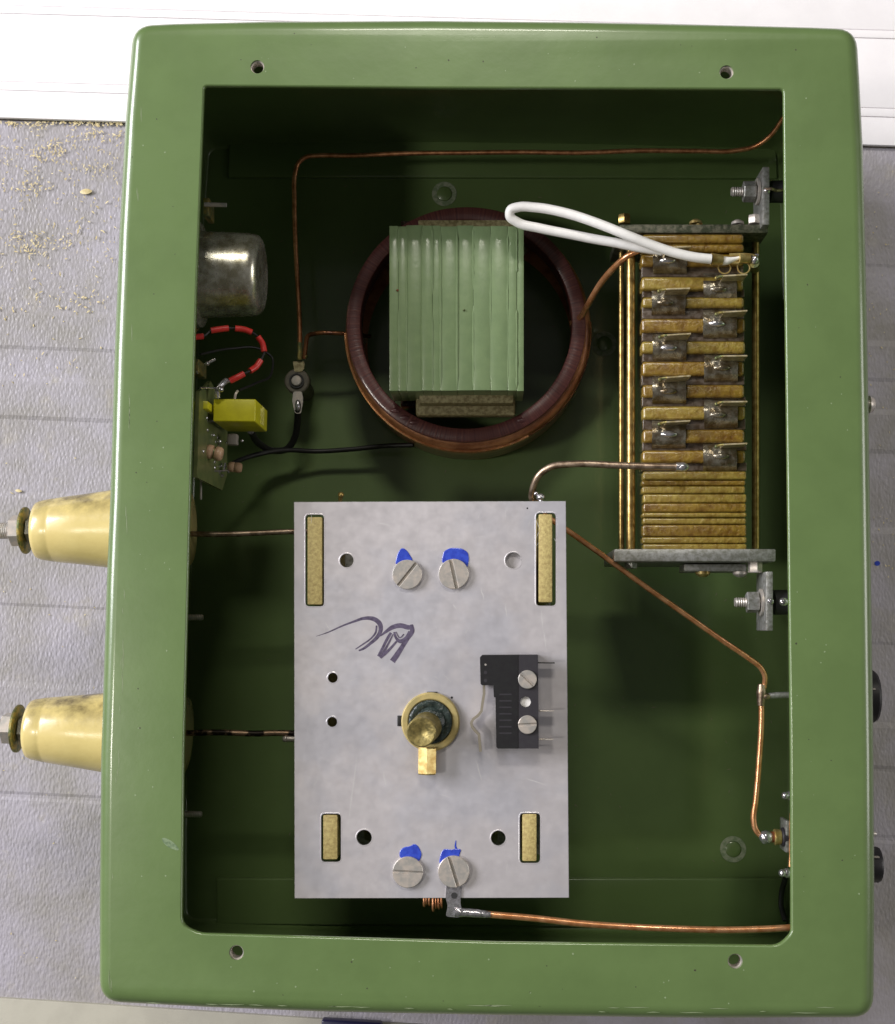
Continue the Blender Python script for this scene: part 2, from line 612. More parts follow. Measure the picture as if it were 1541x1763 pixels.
def shavings():
    s = MB()
    random.seed(11)

    def flake(px, py, L, W, z=.1):
        c = at(px, py, z)
        a = rnd(0, 6.28)
        d, e = Vector((math.cos(a), math.sin(a), rnd(-.25, .25))), Vector((-math.sin(a), math.cos(a), rnd(-.2, .2)))
        k = 4
        vs = []
        for i in range(k + 1):
            t = i / k - .5
            wv = W * (1 - (2 * t)**2 * .75)
            h = Vector((0, 0, .25 * L * (.25 - t * t)))
            vs.append((s.bm.verts.new(c + d * L * t + e * wv / 2 + h), s.bm.verts.new(c + d * L * t - e * wv / 2 + h)))
        for a_, b_ in zip(vs, vs[1:]):
            s.bm.faces.new((a_[0], a_[1], b_[1], b_[0]))
    for i in range(330):
        y = 212 + abs(random.gauss(0, 170)) * 1.1
        if y > 900:
            continue
        x = rnd(-20, 212 - (y - 200) * .05)
        flake(x, y, rnd(.06, .24), rnd(.03, .075))
    for cx, cy, n in ((80, 262, 45), (105, 254, 18), (50, 318, 40), (60, 420, 25), (30, 415, 25), (125, 418, 14), (110, 520, 18),
                      (160, 518, 18), (50, 430, 20), (175, 234, 30), (160, 290, 16), (22, 527, 14)):
        for i in range(n):
            flake(random.gauss(cx, 19), random.gauss(cy, 10), rnd(.06, .24), rnd(.03, .09))
    for i in range(120):
        flake(rnd(0, 210), 210 + abs(random.gauss(0, 3)), rnd(.05, .22), rnd(.04, .1))
    for i in range(45):
        flake(rnd(1496, 1541), rnd(270, 1000), rnd(.04, .14), rnd(.02, .06))
    for i in range(24):
        flake(rnd(0, 170), rnd(780, 1700), rnd(.05, .14), rnd(.03, .06))
    flake(148, 330, .65, .3)
    flake(32, 845, .35, .16)
    tag(s.build('wood_shavings', shaving, smooth=0), 'pale wood shavings scattered over the grey mat left of the box', kind='stuff')


shavings()

# ------------------------------------------------------------------ the green enclosure
ZR, ZF = 15.0, .7
outl = [(229, 41), (300, 37.5), (450, 34), (740, 32.5), (1000, 35), (1250, 40), (1400, 44), (1475, 47),
        (1480, 130), (1486, 250), (1491, 440), (1496, 700), (1500.5, 1000), (1504.5, 1300), (1506, 1560), (1504.5, 1752),
        (1200, 1753), (850, 1748), (550, 1742), (350, 1734), (171, 1724.5),
        (171, 1560), (173.5, 1300), (183, 1000), (189.5, 850), (197, 600), (205, 400), (216, 200)][::-1]
raw = pxy(outl, ZR)
rad = [0] * len(raw)
for i, pnt in enumerate(outl):
    if pnt in ((229, 41), (1475, 47), (1504.5, 1752), (171, 1724.5)):
        rad[i] = .75
OUT = offset(rround(raw, rad, 6), -.13)


def densify(pts, step=1.2):
    out = []
    for i, p in enumerate(pts):
        q = pts[(i + 1) % len(pts)]
        n = max(1, int(math.dist(p, q) / step))
        for k in range(n):
            out.append((p[0] + (q[0] - p[0]) * k / n, p[1] + (q[1] - p[1]) * k / n))
    return out


opn = pxy([(351.5, 147.5), (750, 151), (1349, 153), (1352, 500), (1357, 900), (1361.5, 1300), (1362.5, 1607), (1342, 1628),
           (850, 1622), (342, 1607), (313, 1592), (316, 1300), (326, 900), (338, 500)][::-1], ZR)
OPN = rround(opn, [.15 if i not in (3, 4, 5, 6) else .3 for i in range(len(opn))], 3)

box = thing('metal_enclosure', (0, 0, 0), 'open green enamelled metal instrument box, its lid off, lying on the grey mat', 'metal box')


def loft(mb, loops):
    rings = [[mb.bm.verts.new((x, y, z)) for x, y in lp] for lp, z in loops]
    n = len(rings[0])
    for A, B in zip(rings, rings[1:]):
        for i in range(n):
            j = (i + 1) % n
            mb.bm.faces.new((A[i], A[j], B[j], B[i]))
    return rings


RB = .6
rim = MB()
steps = 7
lps = []
for i in range(steps + 1):
    a = math.pi / 2 * i / steps
    lps.append((offset(OUT, RB * (1 - math.cos(a)) + .0), ZR - RB + RB * math.sin(a)))
rings = loft(rim, lps)
hc = [at(443, 115, ZR), at(1251, 124, ZR), at(407, 1640, ZR), at(1266, 1655, ZR)]
HR = .29
holes = [circ((h.x, h.y), HR, 28) for h in hc]
inner = lps[-1][0]
# flat face with an opening and four holes
loops = [[Vector((p[0], p[1], 0)) for p in lp] for lp in (inner, offset(OPN, -.07), *holes)]
flat = [p for lp in loops for p in lp]
vt = [rim.bm.verts.new((p.x, p.y, ZR)) for p in flat]
for t in tessellate_polygon(loops):
    a, b, c = t
    if ((flat[b] - flat[a]).cross(flat[c] - flat[a])).z < 0:
        b, c = c, b
    try:
        rim.bm.faces.new((vt[a], vt[b], vt[c]))
    except ValueError:
        pass
bmesh.ops.remove_doubles(rim.bm, verts=rim.bm.verts, dist=1e-4)
# rolled lip of the opening, underside and hole walls
LIP = [(offset(OPN, -.07), ZR), (offset(OPN, -.035), ZR - .012), (offset(OPN, -.008), ZR - .04), (OPN, ZR - .07), (OPN, ZR - .2), (offset(OPN, -.05), ZR - .22)]
loft(rim, LIP)
for h in holes:
    loft(rim, [(h, ZR), (h, ZR - .2)])
bmesh.ops.recalc_face_normals(rim.bm, faces=rim.bm.faces)
rim.build('rim', green, box, smooth=50)

und = MB()
loops = [[Vector((p[0], p[1], 0)) for p in lp] for lp in (offset(OUT, .15), offset(OPN, -.05), *holes)]
flat = [p for lp in loops for p in lp]
vt = [und.bm.verts.new((p.x, p.y, ZR - .22)) for p in flat]
for t in tessellate_polygon(loops):
    try:
        und.bm.faces.new([vt[i] for i in t])
    except ValueError:
        pass
und.build('rim_underside', green, box, smooth=0)

wall = MB()
WT = .18
loft(wall, [(OUT, ZR - RB), (OUT, .35), (offset(OUT, .25), .05)])
loft(wall, [(offset(OUT, WT), ZR - .22), (offset(OUT, WT), ZF + .5), (offset(OUT, WT + .06), ZF + .22), (offset(OUT, WT + .12), ZF + .06), (offset(OUT, WT + .22), ZF)])
wall.build('side_wall', green, box, smooth=40)
fl = MB()
fl.prism(offset(OUT, .26), .02, ZF - .004)
fl.build('back_panel', green, box, smooth=30)
# stiffening strips pressed along both short ends of the back panel
for (y0l, y0r, y1l, y1r, nm) in ((236, 242, 305, 307, 0), (1512, 1512, 1592, 1597, 1)):
    z1 = ZF + .22
    q = [at(392 - 20 * nm, y1l, z1), at(1339 + 16 * nm, y1r, z1), at(1336 + 16 * nm, y0r, z1), at(394 - 22 * nm, y0l, z1)]
    MB().quadbox([(p.x, p.y) for p in q], ZF - .1, z1, .1, 3).build('stiffening_strip', green, box)
for px, py, z in ((765, 334, ZF), (1262, 1462, ZF), (1040, 592, ZF)):
    c = at(px, py, z)
    MB().prism(circ(c, .64, 32), z + .001, z + .035, [circ((c.x + .02, c.y), .40, 28)]).build('glue_ring', grey_ring, box)
    k = MB()
    k.lathe((c.x, c.y, z), (0, 0, 1), [(0, .38), (.05, .38), (.08, .33), (.085, 0)], 24, False)
    k.build('painted_rivet', green, box)
for h in hc:
    t = MB()
    for k in range(7):
        t.torus((h.x, h.y, ZR - .12 - k * .07), (0, 0, 1), HR - .015, .038, 28, 6)
    t.lathe((h.x, h.y, ZR - .75), (0, 0, 1), [(0, HR + .09), (.52, HR + .09)], 24, False)
    o = t.build('threaded_insert', steel, box)
# little pits, specks and scuffs in the enamel
random.seed(77)
m = MB()
mo = MB()
side = [(lambda: (rnd(360, 1400), rnd(50, 140))), (lambda: (rnd(330, 1340), rnd(1640, 1735))), (lambda: (rnd(205, 310), rnd(160, 1600))), (lambda: (rnd(1370, 1485), rnd(160, 1600)))]
for k in range(120):
    x, y = side[k % 4]()
    if y > 1000 and x < 240 or k % 4 == 2 and x < 232 or k % 4 == 3 and y < 800 and x > 1470:
        x += 20 if x < 800 else -20
    c_ = at(x, y, ZR)
    rr_ = rnd(.014, .04)
    (m if k % 3 else mo).prism([(c_.x + rr_ * rnd(.6, 1.3) * math.cos(a_), c_.y + rr_ * rnd(.6, 1.3) * math.sin(a_)) for a_ in (0, 1, 2, 3, 4, 5)], ZR - .01, ZR + .004)
tag(m.build('paint_speck', mat('pale_speck', (.24, .31, .17), .5), box, smooth=0), kind='stuff')
tag(mo.build('paint_pit', mat('dark_pit', (.05, .045, .03), .5), box, smooth=0), kind='stuff')
m = MB()
for k in range(46):
    if k % 2:
        x, y = rnd(250, 1460), (1732 + (rnd(0, 12) if k % 4 == 1 else rnd(-2, 4)))
        y = min(y, 1725 + (x - 171) * .02)
        dx_, dy_ = rnd(8, 50), .6
    else:
        y = rnd(60, 1700)
        x = 242 - (y - 60) * .034 + rnd(0, 6)
        dx_, dy_ = .5, rnd(8, 40)
    m.ribbon(pxy([(x + dx_ * j / 4 + rnd(-.4, .4), y + dy_ * j / 4 + rnd(-.4, .4)) for j in range(5)], ZR), [.005, .02, .03, .02, .005], ZR, .003)
tag(m.build('scuff', mat('scuff_mark', (.22, .27, .15), .6), box, smooth=0), kind='stuff')
# dust and swarf on the inside floor
m = MB()
for k in range(170):
    c_ = at(rnd(400, 1330), rnd(250, 1590), ZF + .01)
    a_ = rnd(0, 6.28)
    l_, w2_ = rnd(.03, .14), rnd(.012, .03)
    m.prism([(c_.x + l_ * math.cos(a_), c_.y + l_ * math.sin(a_)), (c_.x - w2_ * math.sin(a_), c_.y + w2_ * math.cos(a_)),
             (c_.x - l_ * math.cos(a_), c_.y - l_ * math.sin(a_)), (c_.x + w2_ * math.sin(a_), c_.y - w2_ * math.cos(a_))], ZF + .001, ZF + .02)
tag(m.build('dust_speck', mat('floor_dust', (.22, .20, .13), .8), box, smooth=0), kind='stuff')
# chip in the paint
s = MB()
s.prism(rround(pxy([(278, 1443), (284, 1442), (298, 1449), (309, 1462), (306, 1465), (290, 1459), (281, 1451)], ZR), .15), ZR - .01, ZR + .006)
s.build('paint_chip', mat('scuffed_paint', (.10, .16, .08), .6, dark=(.20, .27, .15), scale=6), box)
for px, py, hz in ((345, 1063, 8), (343, 1402, 8)):
    a = at(px + 5, py, hz)
    t = MB().cyl((a.x - 2.0, a.y, hz), (a.x, a.y, hz), .13, n=12, ch=.03)
    for k in range(9):
        t.torus((a.x - .1 - k * .08, a.y, hz), (1, 0, 0), .125, .025, 12, 5)
    t.build('screw_tip', steel, box)

# ------------------------------------------------------------------ porcelain bushings on the left wall
ZB = 8.0


def hexprism(mb, a, b, r, ph=0, ch=.03):
    a, b = Vector(a), Vector(b)
    d = (b - a).normalized()
    L = (b - a).length
    u = d.cross(Vector((0, 0, 1)))
    u = Vector((1, 0, 0)) if u.length < .1 else u.normalized()
    v = d.cross(u)
    R = []
    for t, rr in ((0, r * .93), (ch, r), (L - ch, r), (L, r * .93)):
        R.append([mb.bm.verts.new(a + d * t + (u * math.cos(k * math.pi / 3 + ph) + v * math.sin(k * math.pi / 3 + ph)) * rr) for k in range(6)])
    for A, B in zip(R, R[1:]):
        for i in range(6):
            mb.bm.faces.new((A[i], A[(i + 1) % 6], B[(i + 1) % 6], B[i]))
    mb.bm.faces.new(R[0][::-1])
    mb.bm.faces.new(R[-1])
    return mb


def stain(m_, col, ycut, nscale):
    """soot film on the +y side of a part, and hairline crazing"""
    nt = m_.node_tree
    N, L = nt.nodes, nt.links
    pb_ = N['Principled BSDF']
    src = pb_.inputs['Base Color'].links[0].from_socket
    tc = N.new('ShaderNodeTexCoord')
    sx = N.new('ShaderNodeSeparateXYZ')
    L.new(tc.outputs['Object'], sx.inputs[0])
    nz = N.new('ShaderNodeTexNoise')
    nz.inputs['Scale'].default_value = nscale
    nz.inputs['Detail'].default_value = 9
    nz.inputs['Roughness'].default_value = .62
    L.new(tc.outputs['Object'], nz.inputs['Vector'])
    a1 = N.new('ShaderNodeMapRange')
    a1.inputs['From Min'].default_value = ycut[0]
    a1.inputs['From Max'].default_value = ycut[1]
    L.new(sx.outputs['Y'], a1.inputs['Value'])
    a2 = N.new('ShaderNodeMapRange')
    a2.inputs['From Min'].default_value = .35
    a2.inputs['From Max'].default_value = .68
    L.new(nz.outputs['Fac'], a2.inputs['Value'])
    mu = N.new('ShaderNodeMath')
    mu.operation = 'MULTIPLY'
    L.new(a1.outputs[0], mu.inputs[0])
    L.new(a2.outputs[0], mu.inputs[1])
    mx = N.new('ShaderNodeMix')
    mx.data_type = 'RGBA'
    L.new(mu.outputs[0], mx.inputs['Factor'])
    L.new(src, mx.inputs[6])
    mx.inputs[7].default_value = (*col, 1)
    L.new(mx.outputs[2], pb_.inputs['Base Color'])


stain(porcelain, (.09, .065, .03), (.0, 1.3), 1.0)


def bushing(xl, yl, xr, yr, label, nutz):
    A, B = at(xl, yl, ZB), at(xr, yr, ZB)
    d = (A - B).normalized()
    base = B - d * 1.9          # inside the left wall
    t = thing('porcelain_bushing', base, label, 'insulator', 'porcelain bushings through the left wall')
    L = (A - base).length
    m = MB()
    rt, rw = 1.36, 1.98
    rr = lambda s_: rw + (rt - rw) * s_ / L
    m.lathe(base, d, [(0, .5), (0, rr(0) + .06), (.35, rr(.35) + .03), (L * .55, rr(L * .55)), (L - .95, rr(L - .95)), (L - .88, rr(L - .88) - .02),
                      (L - .8, rr(L - .8)), (L - .25, rt + .0), (L - .08, rt - .07), (L - .01, rt - .22), (L, rt - .5), (L, .0)], 56, False)
    c = m.build('insulator_cone', porcelain, t, smooth=50)
    m = MB()
    m.lathe(base - d * 1.8, d, [(-.1, 0), (-.1, 1.2), (-.04, 1.7), (.15, 1.88), (1.0, 2.0), (1.4, 2.05), (1.4, 0)], 48, False)
    m.build('inner_flange', porcelain, t, smooth=50)
    m = hexprism(MB(), A + d * 0, A + d * .38, .62, .2)
    m.build('nut', alu_edge, t)
    m = MB().lathe(A + d * .42, d, [(0, .3), (0, 1.0), (.05, 1.08), (.13, 1.08), (.18, 1.0), (.18, .3)], 36, False)
    m.build('washer', old_brass, t)
    m = hexprism(MB(), A + d * .62, A + d * 1.15, .72, nutz)
    m.build('nut', steel, t)
    m = MB().cyl(A - d * .2, A + d * 2.6, .36, n=20)
    for k in range(26):
        m.torus(A + d * (.2 + k * .09), d, .35, .035, 16, 5)
    m.build('threaded_stud', steel, t)
    return t


bushing(63, 913, 186, 911, 'upper cream porcelain bushing with a black scorch line, sticking out of the left wall', .1)
bushing(50, 1255, 178, 1260.5, 'lower cream porcelain bushing with a dirty top edge, sticking out of the left wall', .35)


def wire(pts, r, name, m, label, cat='wire', n=12, group=None, sub=6, wob=0):
    P = [at(*p) for p in pts]
    t = MB().tube(P, r, n, sub, wob)
    o = t.build(name, m, origin=P[0])
    return tag(o, label, cat, group)


ZP = 12.0
wire([(262, 916, ZB), (325, 919, ZB), (380, 920, ZB), (440, 918, ZB), (507, 915, ZB), (560, 914, ZB)], .13, 'copper_rod', copper_dull,
     'upper short tarnished copper rod from the left wall to the aluminium plate', 'wire')
wire([(262, 1260, ZB), (320, 1262, ZB), (380, 1261, ZB), (440, 1263, ZB), (480, 1262, ZB), (512, 1263, ZB), (560, 1263, ZB)], .14, 'copper_rod', copper_dark,
     'lower short blackened copper rod from the left wall to the aluminium plate', 'wire')

# ------------------------------------------------------------------ tuning unit with the aluminium plate
TH = .22
pc = at(742, 1205, ZP)
tu = thing('tuning_unit', (pc.x, pc.y, ZF), 'tuning unit under a bright aluminium plate with blue paint marks and a handwritten scribble', 'tuning unit')
pl = pxy([(507, 1547), (980, 1546), (974.5, 862.5), (506, 864)], ZP)
zt = ZP
hs = []
for x, y, r in ((597, 965, 12), (573, 1167, 8.5), (572, 1243, 8.5), (627, 1442, 13), (858, 1443, 12.5), (741, 1243, 40), (884, 965, 14)):
    c = at(x, y, zt)
    hs.append(circ((c.x, c.y), cm(r, zt), 24))
for x0, y0, x1, y1 in ((526, 886, 558, 1044), (923, 883, 957, 1043), (553, 1401, 587, 1484), (895, 1400, 930, 1486)):
    hs.append(rround(pxy([(x0, y1), (x1, y1), (x1, y0), (x0, y0)], zt), .16, 3))
m = MB()
m.prism(pl, zt - TH, zt - .03, hs)
tp = m.build('mounting_plate', alu_edge, tu, smooth=20)
m = MB()
m.prism(offset(pl, .02), zt - .03, zt, [offset(h, -.0) for h in hs], floor=False)
m.build('plate_face', alu, tu, smooth=20)
# raised burr around the slots and holes
for i, h in enumerate(hs):
    if i == 5:
        continue
    m = MB()
    loft(m, [(h, zt - .02), (h, zt + .006), (offset(h, -.035), zt + .006), (offset(h, -.05), zt)])
    bmesh.ops.recalc_face_normals(m.bm, faces=m.bm.faces)
    m.build('burr', alu, tu, smooth=0)
# fibre side boards whose tongues stand in the slots
for x0, y0, x1, y1 in ((529, 890, 555, 1041), (927, 885, 951, 1037), (556, 1403, 581, 1480), (899, 1401, 924, 1483)):
    MB().pxbox(x0, y0, x1, y1, zt - .02, 3.0, .06).build('side_board', tan, tu)
m = MB()
m.prism(offset(pl, .3), 2.7, 3.0)
m.build('lower_plate', alu_edge, tu)
for x, y in ((540, 1110), (940, 1110), (540, 1360), (940, 1330)):
    a = at(x, y, zt)
    MB().cyl((a.x, a.y, ZF), (a.x, a.y, zt - TH), .3, n=16).build('pillar', brass_rod, tu)
# copper winding on a drum beneath the plate
dc = at(745, 1200, 7.5)
m = MB().cyl((dc.x, dc.y - 6.3, 7.4), (dc.x, dc.y + 6.3, 7.4), 3.0, n=48)
m.build('winding_former', ceramic, tu)
m = MB()
for k in range(34):
    m.torus((dc.x, dc.y - 5.8 + k * .35, 7.4), (0, 1, 0), 3.07, .13, 48, 8)
tag(m.build('winding', copper_brown, tu))
sp = at(884, 965, zt - TH)
MB().cyl((sp.x, sp.y, 3.0), (sp.x, sp.y, zt - TH - .01), .55, n=20).build('spacer_post', alu, tu)


def slot_screw(parent, px, py, z, rpx, ang, h=.16, m_=steel, slotw=.11):
    """cheese-head screw with a cut slot"""
    c = at(px, py, z + h)
    r = cm(rpx, z + h)
    # head as two half discs either side of the slot, on a full base
    t = MB()
    t.lathe((c.x, c.y, z), (0, 0, 1), [(0, r * .98), (h * .45, r), (h * .45, 0)], 32, False)
    sw = slotw / 2
    ca_, sa_ = math.cos(ang), math.sin(ang)
    for sg in (1, -1):
        pts = []
        a0 = math.asin(min(.9, sw / r))
        n = 16
        for i in range(n + 1):
            a = a0 + (math.pi - 2 * a0) * i / n
            pts.append((r * math.cos(a), sg * r * math.sin(a)))
        if sg < 0:
            pts = pts[::-1]
        w0 = [(c.x + x * ca_ - y * sa_, c.y + x * sa_ + y * ca_) for x, y in pts]
        w1 = offset(w0, .022)
        lo = [t.bm.verts.new((x, y, z + h * .45)) for x, y in w0]
        md = [t.bm.verts.new((x, y, z + h - .02)) for x, y in w0]
        hi = [t.bm.verts.new((x, y, z + h)) for x, y in w1]
        k = len(lo)
        for i in range(k):
            j = (i + 1) % k
            t.bm.faces.new((lo[i], lo[j], md[j], md[i]))
            t.bm.faces.new((md[i], md[j], hi[j], hi[i]))
        t.bm.faces.new(hi)
    return t.build('screw', m_, parent, smooth=30)


slot_screw(tu, 701, 989, zt, 25.5, math.radians(52), h=.2, slotw=.12)
slot_screw(tu, 781, 988, zt, 26, math.radians(103), h=.2, slotw=.15)
slot_screw(tu, 702, 1502, zt, 26, math.radians(-2), h=.2, slotw=.12)
slot_screw(tu, 781, 1501, zt, 26.5, math.radians(108), h=.24, slotw=.14)


def blob(pts, r=.12, z=zt, name='paint_mark', m_=blue_paint, h=.03, parent=tu):
    q = rround(pxy(pts, z), r, 4)
    t = MB()
    t.prism(q, z - .005, z + h * .5)
    w1 = offset(q, .035)
    loft(t, [(q, z + h * .5), (offset(q, .015), z + h * .9), (w1, z + h)])
    vs = [t.bm.verts.new((x, y, z + h)) for x, y in w1]
    t.bm.faces.new(vs)
    bmesh.ops.recalc_face_normals(t.bm, faces=t.bm.faces)
    return t.build(name, m_, parent, smooth=60)


blob([(680, 972), (685, 951), (693, 942), (702, 949), (711, 964), (709, 978), (695, 970)])
blob([(760, 966), (764, 949), (776, 943), (795, 944), (806, 951), (808, 962), (805, 978), (795, 966), (780, 962), (764, 971)])
blob([(688, 1477), (688, 1464), (696, 1458), (707, 1457), (713, 1452), (720, 1456), (727, 1470), (722, 1484), (705, 1479)])
blob([(756, 1486), (758, 1471), (764, 1461), (778, 1463), (785, 1461), (795, 1462), (791, 1471), (791, 1479), (775, 1478), (762, 1489)])
m = MB().ribbon(pxy([(786, 1464), (784, 1456), (785, 1447)], zt), [.1, .07, .03], zt, .01)
m.build('paint_streak', blue_paint, tu, smooth=0)


for y in (1167, 1243):
    MB().pxbox(558, y - 22, 590, y + 22, 11.3, 10.9, .03).build('fibre_pad', tan, tu)


# handwriting
def stroke(pts, ws, z):
    P = [Vector((540 + x / 8.11, 1040 + y / 8.11)) for x, y in pts]
    out, wo = [], []
    for i in range(len(P) - 1):
        p0, p1, p2, p3 = P[max(i - 1, 0)], P[i], P[i + 1], P[min(i + 2, len(P) - 1)]
        for k in range(6):
            t = k / 6
            q = .5 * ((2 * p1) + (p2 - p0) * t + (2 * p0 - 5 * p1 + 4 * p2 - p3) * t * t + (3 * p1 - p0 - 3 * p2 + p3) * t**3)
            out.append(tuple(at(q.x, q.y, zt).xy))
            wo.append(cm((ws[i] * (1 - t) + ws[i + 1] * t) / 8.11, zt))
    out.append(tuple(at(P[-1].x, P[-1].y, zt).xy))
    wo.append(cm(ws[-1] / 8.11, zt))
    return out, wo


scr = [([(35, 450), (200, 395), (400, 305), (560, 245), (700, 200), (830, 205), (920, 270), (935, 370), (880, 470), (780, 560), (700, 620), (630, 650)],
        [4, 16, 22, 30, 44, 62, 66, 60, 52, 40, 34, 20]),
       ([(880, 300), (865, 400), (790, 490), (690, 560), (585, 630)], [24, 28, 22, 20, 12]),
       ([(930, 450), (1010, 385), (1100, 325), (1210, 300), (1320, 325), (1385, 320)], [10, 40, 62, 66, 66, 50]),
       ([(1365, 285), (1375, 380), (1310, 480), (1240, 590), (1170, 700), (1100, 800)], [40, 66, 60, 62, 74, 80]),
       ([(1080, 400), (1020, 500), (960, 620), (905, 730)], [36, 40, 36, 40]),
       ([(1160, 520), (1080, 610), (1000, 690), (930, 745)], [26, 34, 40, 40]),
       ([(1110, 420), (1050, 540), (990, 650), (935, 755)], [14, 26, 34, 30]),
       ([(1125, 390), (1150, 470), (1210, 520), (1290, 470), (1340, 380)], [30, 32, 56, 40, 34]),
       ([(1150, 385), (1200, 470), (1260, 420)], [10, 16, 16])]
m = MB()
for i, (p_, w_) in enumerate(scr):
    a, b = stroke(p_, w_, zt)
    m.ribbon(a, b, zt, .003 + i * .0016)
m.build('marker_scribble', ink, tu, smooth=0)
for x, y, r in ((778, 1201, 2), (908, 875, 1.5)):
    c = at(x, y, zt)
    MB().prism(circ(c, cm(r, zt), 10), zt - .01, zt + .004).build('ink_dot', black, tu)

random.seed(9)
m = MB()
for (x0, y0, x1, y1) in ((828, 1012, 834, 1034), (932, 1050, 935, 1085), (936, 1085, 941, 1120), (660, 1330, 664, 1352), (600, 1420, 615, 1300), (870, 1040, 873, 1062), (780, 1040, 786, 1050), (905, 1340, 940, 1352), (560, 1070, 572, 1092), (650, 900, 672, 905), (820, 1310, 830, 1345)):
    n = 5
    m.ribbon(pxy([(x0 + (x1 - x0) * i / n + rnd(-.5, .5), y0 + (y1 - y0) * i / n + rnd(-.4, .4)) for i in range(n + 1)], zt), [.01, .022, .03, .025, .02, .008], zt, .002)
tag(m.build('scratch', mat('bare_scratch', (.80, .78, .78), .35, .4), tu, smooth=0), kind='stuff')

m = MB()
for k in range(90):
    x, y = rnd(515, 970), rnd(870, 1535)
    a_ = random.gauss(1.45, .5) if k % 3 else rnd(0, 3.1)
    l_ = rnd(3, 22)
    x2, y2 = min(972, max(512, x + l_ * math.cos(a_))), min(1540, y + l_ * math.sin(a_))
    if abs(x - 741) < 70 and abs(y - 1243) < 75 or 815 < x < 960 and 1110 < y < 1300:
        continue
    m.ribbon(pxy([(x + (x2 - x) * j / 3, y + (y2 - y) * j / 3 + rnd(-.2, .2)) for j in range(4)], zt), [.004, .012, .012, .004], zt, .0015)
tag(m.build('hairline_scratch', MATS['bare_scratch'], tu, smooth=0), kind='stuff')
# shaft with nylon collar, hex grub
sc0 = at(741, 1243, zt + .25)
m = MB()
ro, ri = cm(50, zt + .25), cm(37.5, zt + .25)
m.lathe((sc0.x, sc0.y, zt - .3), (0, 0, 1), [(0, ri), (0, ro * .98), (.3, ro), (.48, ro), (.55, ro - .06), (.55, ri + .05), (.5, ri), (0, ri)], 56, False)
m.build('nylon_collar', nylon, tu, smooth=40)
m = MB()
m.lathe((sc0.x, sc0.y, zt - .1), (0, 0, 1), [(0, ri + .01), (.42, ri - .02), (.46, ri - .12), (.36, ri - .3), (.5, .5), (.5, 0)], 48, False)
for v in m.bm.verts:
    v.co.z += rnd(-.03, .03)
m.build('greasy_hub', grease, tu, smooth=60)
sa = at(735, 1251, zt + .3)
sb = at(725, 1261, 13.8)
r0 = cm(25.5, 13.8)
dd = sb - sa
m = MB().lathe(sa, dd, [(0, r0 * 1.03), (dd.length * .35, r0 * 1.02), (dd.length * .5, r0), (dd.length - .05, r0), (dd.length, r0 - .05), (dd.length - .03, r0 * .45), (dd.length - .1, r0 * .3), (dd.length - .1, 0)], 36, False)
m.build('brass_shaft', mat('scratched_brass', (.31, .245, .085), .42, .6, dark=(.17, .14, .05), scale=5, bump=.03, bscale=6), tu, smooth=40)
ha, hb = at(736, 1286, zt + .42), at(735.5, 1333, zt + .42)
hexprism(MB(), ha, hb, .42, math.pi / 6, .05).build('hex_spacer', brass, tu, smooth=20)
for x0, y0, x1, y1 in ((735, 1191, 753, 1200), (684, 1232, 692, 1250)):
    MB().pxbox(x0, y0, x1, y1, zt + .06, zt - .05, .02).build('key_notch', rubber, tu)

# solder tag at the lower right screw, strands, small terminals
def tagpoly(pts, z0, z1, name, m_, parent, r=.08, bev=0):
    t = MB()
    t.prism(rround(pxy(pts, z1), r, 3), z0, z1)
    return t.build(name, m_, parent, smooth=20)


tagpoly([(769, 1520), (767, 1545), (771, 1560), (767, 1578), (792, 1580), (799, 1572), (793, 1560), (793, 1545), (795, 1518)], zt + .01, zt + .07, 'solder_tag', solder, tu, .12)
c = at(782, 1542, zt + .08)
MB().prism(circ(c, .13, 16), zt + .0705, zt + .078).build('tag_hole', hole_dark, tu)
m = MB().tube([at(783, 1570, zt), at(800, 1571, zt), at(825, 1573, zt), at(845, 1575, zt)], [.2, .18, .17, .12], 12)
for v in m.bm.verts:
    v.co += Vector((0, rnd(-.012, .012), rnd(-.012, .012)))
m.build('solder_joint', solder, tu)
m = MB()
for i, (x, y) in enumerate(((730, 1560), (734, 1557), (739, 1558), (745.5, 1568), (750.5, 1563), (755, 1564), (760, 1562))):
    m.tube([at(x, 1540, zt - .45), at(x, y - 4, zt - .45), at(x + .5, y, zt - .7)], .05, 8)
m.build('wire_strand', copper, tu)
m = MB().tube([at(586, 880, 9.5), at(586, 858, 9.5), at(587, 850, 9.8)], .09, 8)
m.ball(at(587, 852, 9.8), .14)
m.build('terminal_pin', brass, tu)
m = MB().tube([at(930, 880, 10.5), at(931, 856, 10.5)], .1, 8)
m.ball(at(931, 856, 10.5), .2, (1, .8, 1), .05)
m.ball(at(923, 850, 10.4), .1)
m.build('solder_joint', solder, tu)
m = MB().cyl(at(491, 1272, 8), at(520, 1272, 8), .14, n=12).ball(at(492, 1272, 8), .17)
m.build('terminal_pin', steel, tu)

wire([(792, 1570, zt - .05), (850, 1575, zt - .05), (920, 1581, zt - .1), (1000, 1590, zt - .1), (1090, 1596, zt - .1), (1160, 1599, zt), (1250, 1601, zt), (1330, 1599, zt), (1400, 1594, zt)],
     cm(5.7, zt), 'copper_rod', copper_lit, 'thick bright copper rod running along the bottom from the solder tag to the right wall')
wire([(932, 868, 8.6), (918, 862, 8.8), (918, 840, 9.2), (928, 818, 9.5), (948, 804, 9.7), (985, 799, 9.9), (1060, 801, 10.1), (1120, 803, 10.2), (1168, 803.5, 10.2)],
     cm(6.0, 9.8), 'copper_rod', copper_dull, 'thick dull tinned copper rod bent from the aluminium plate to the fibre stack')

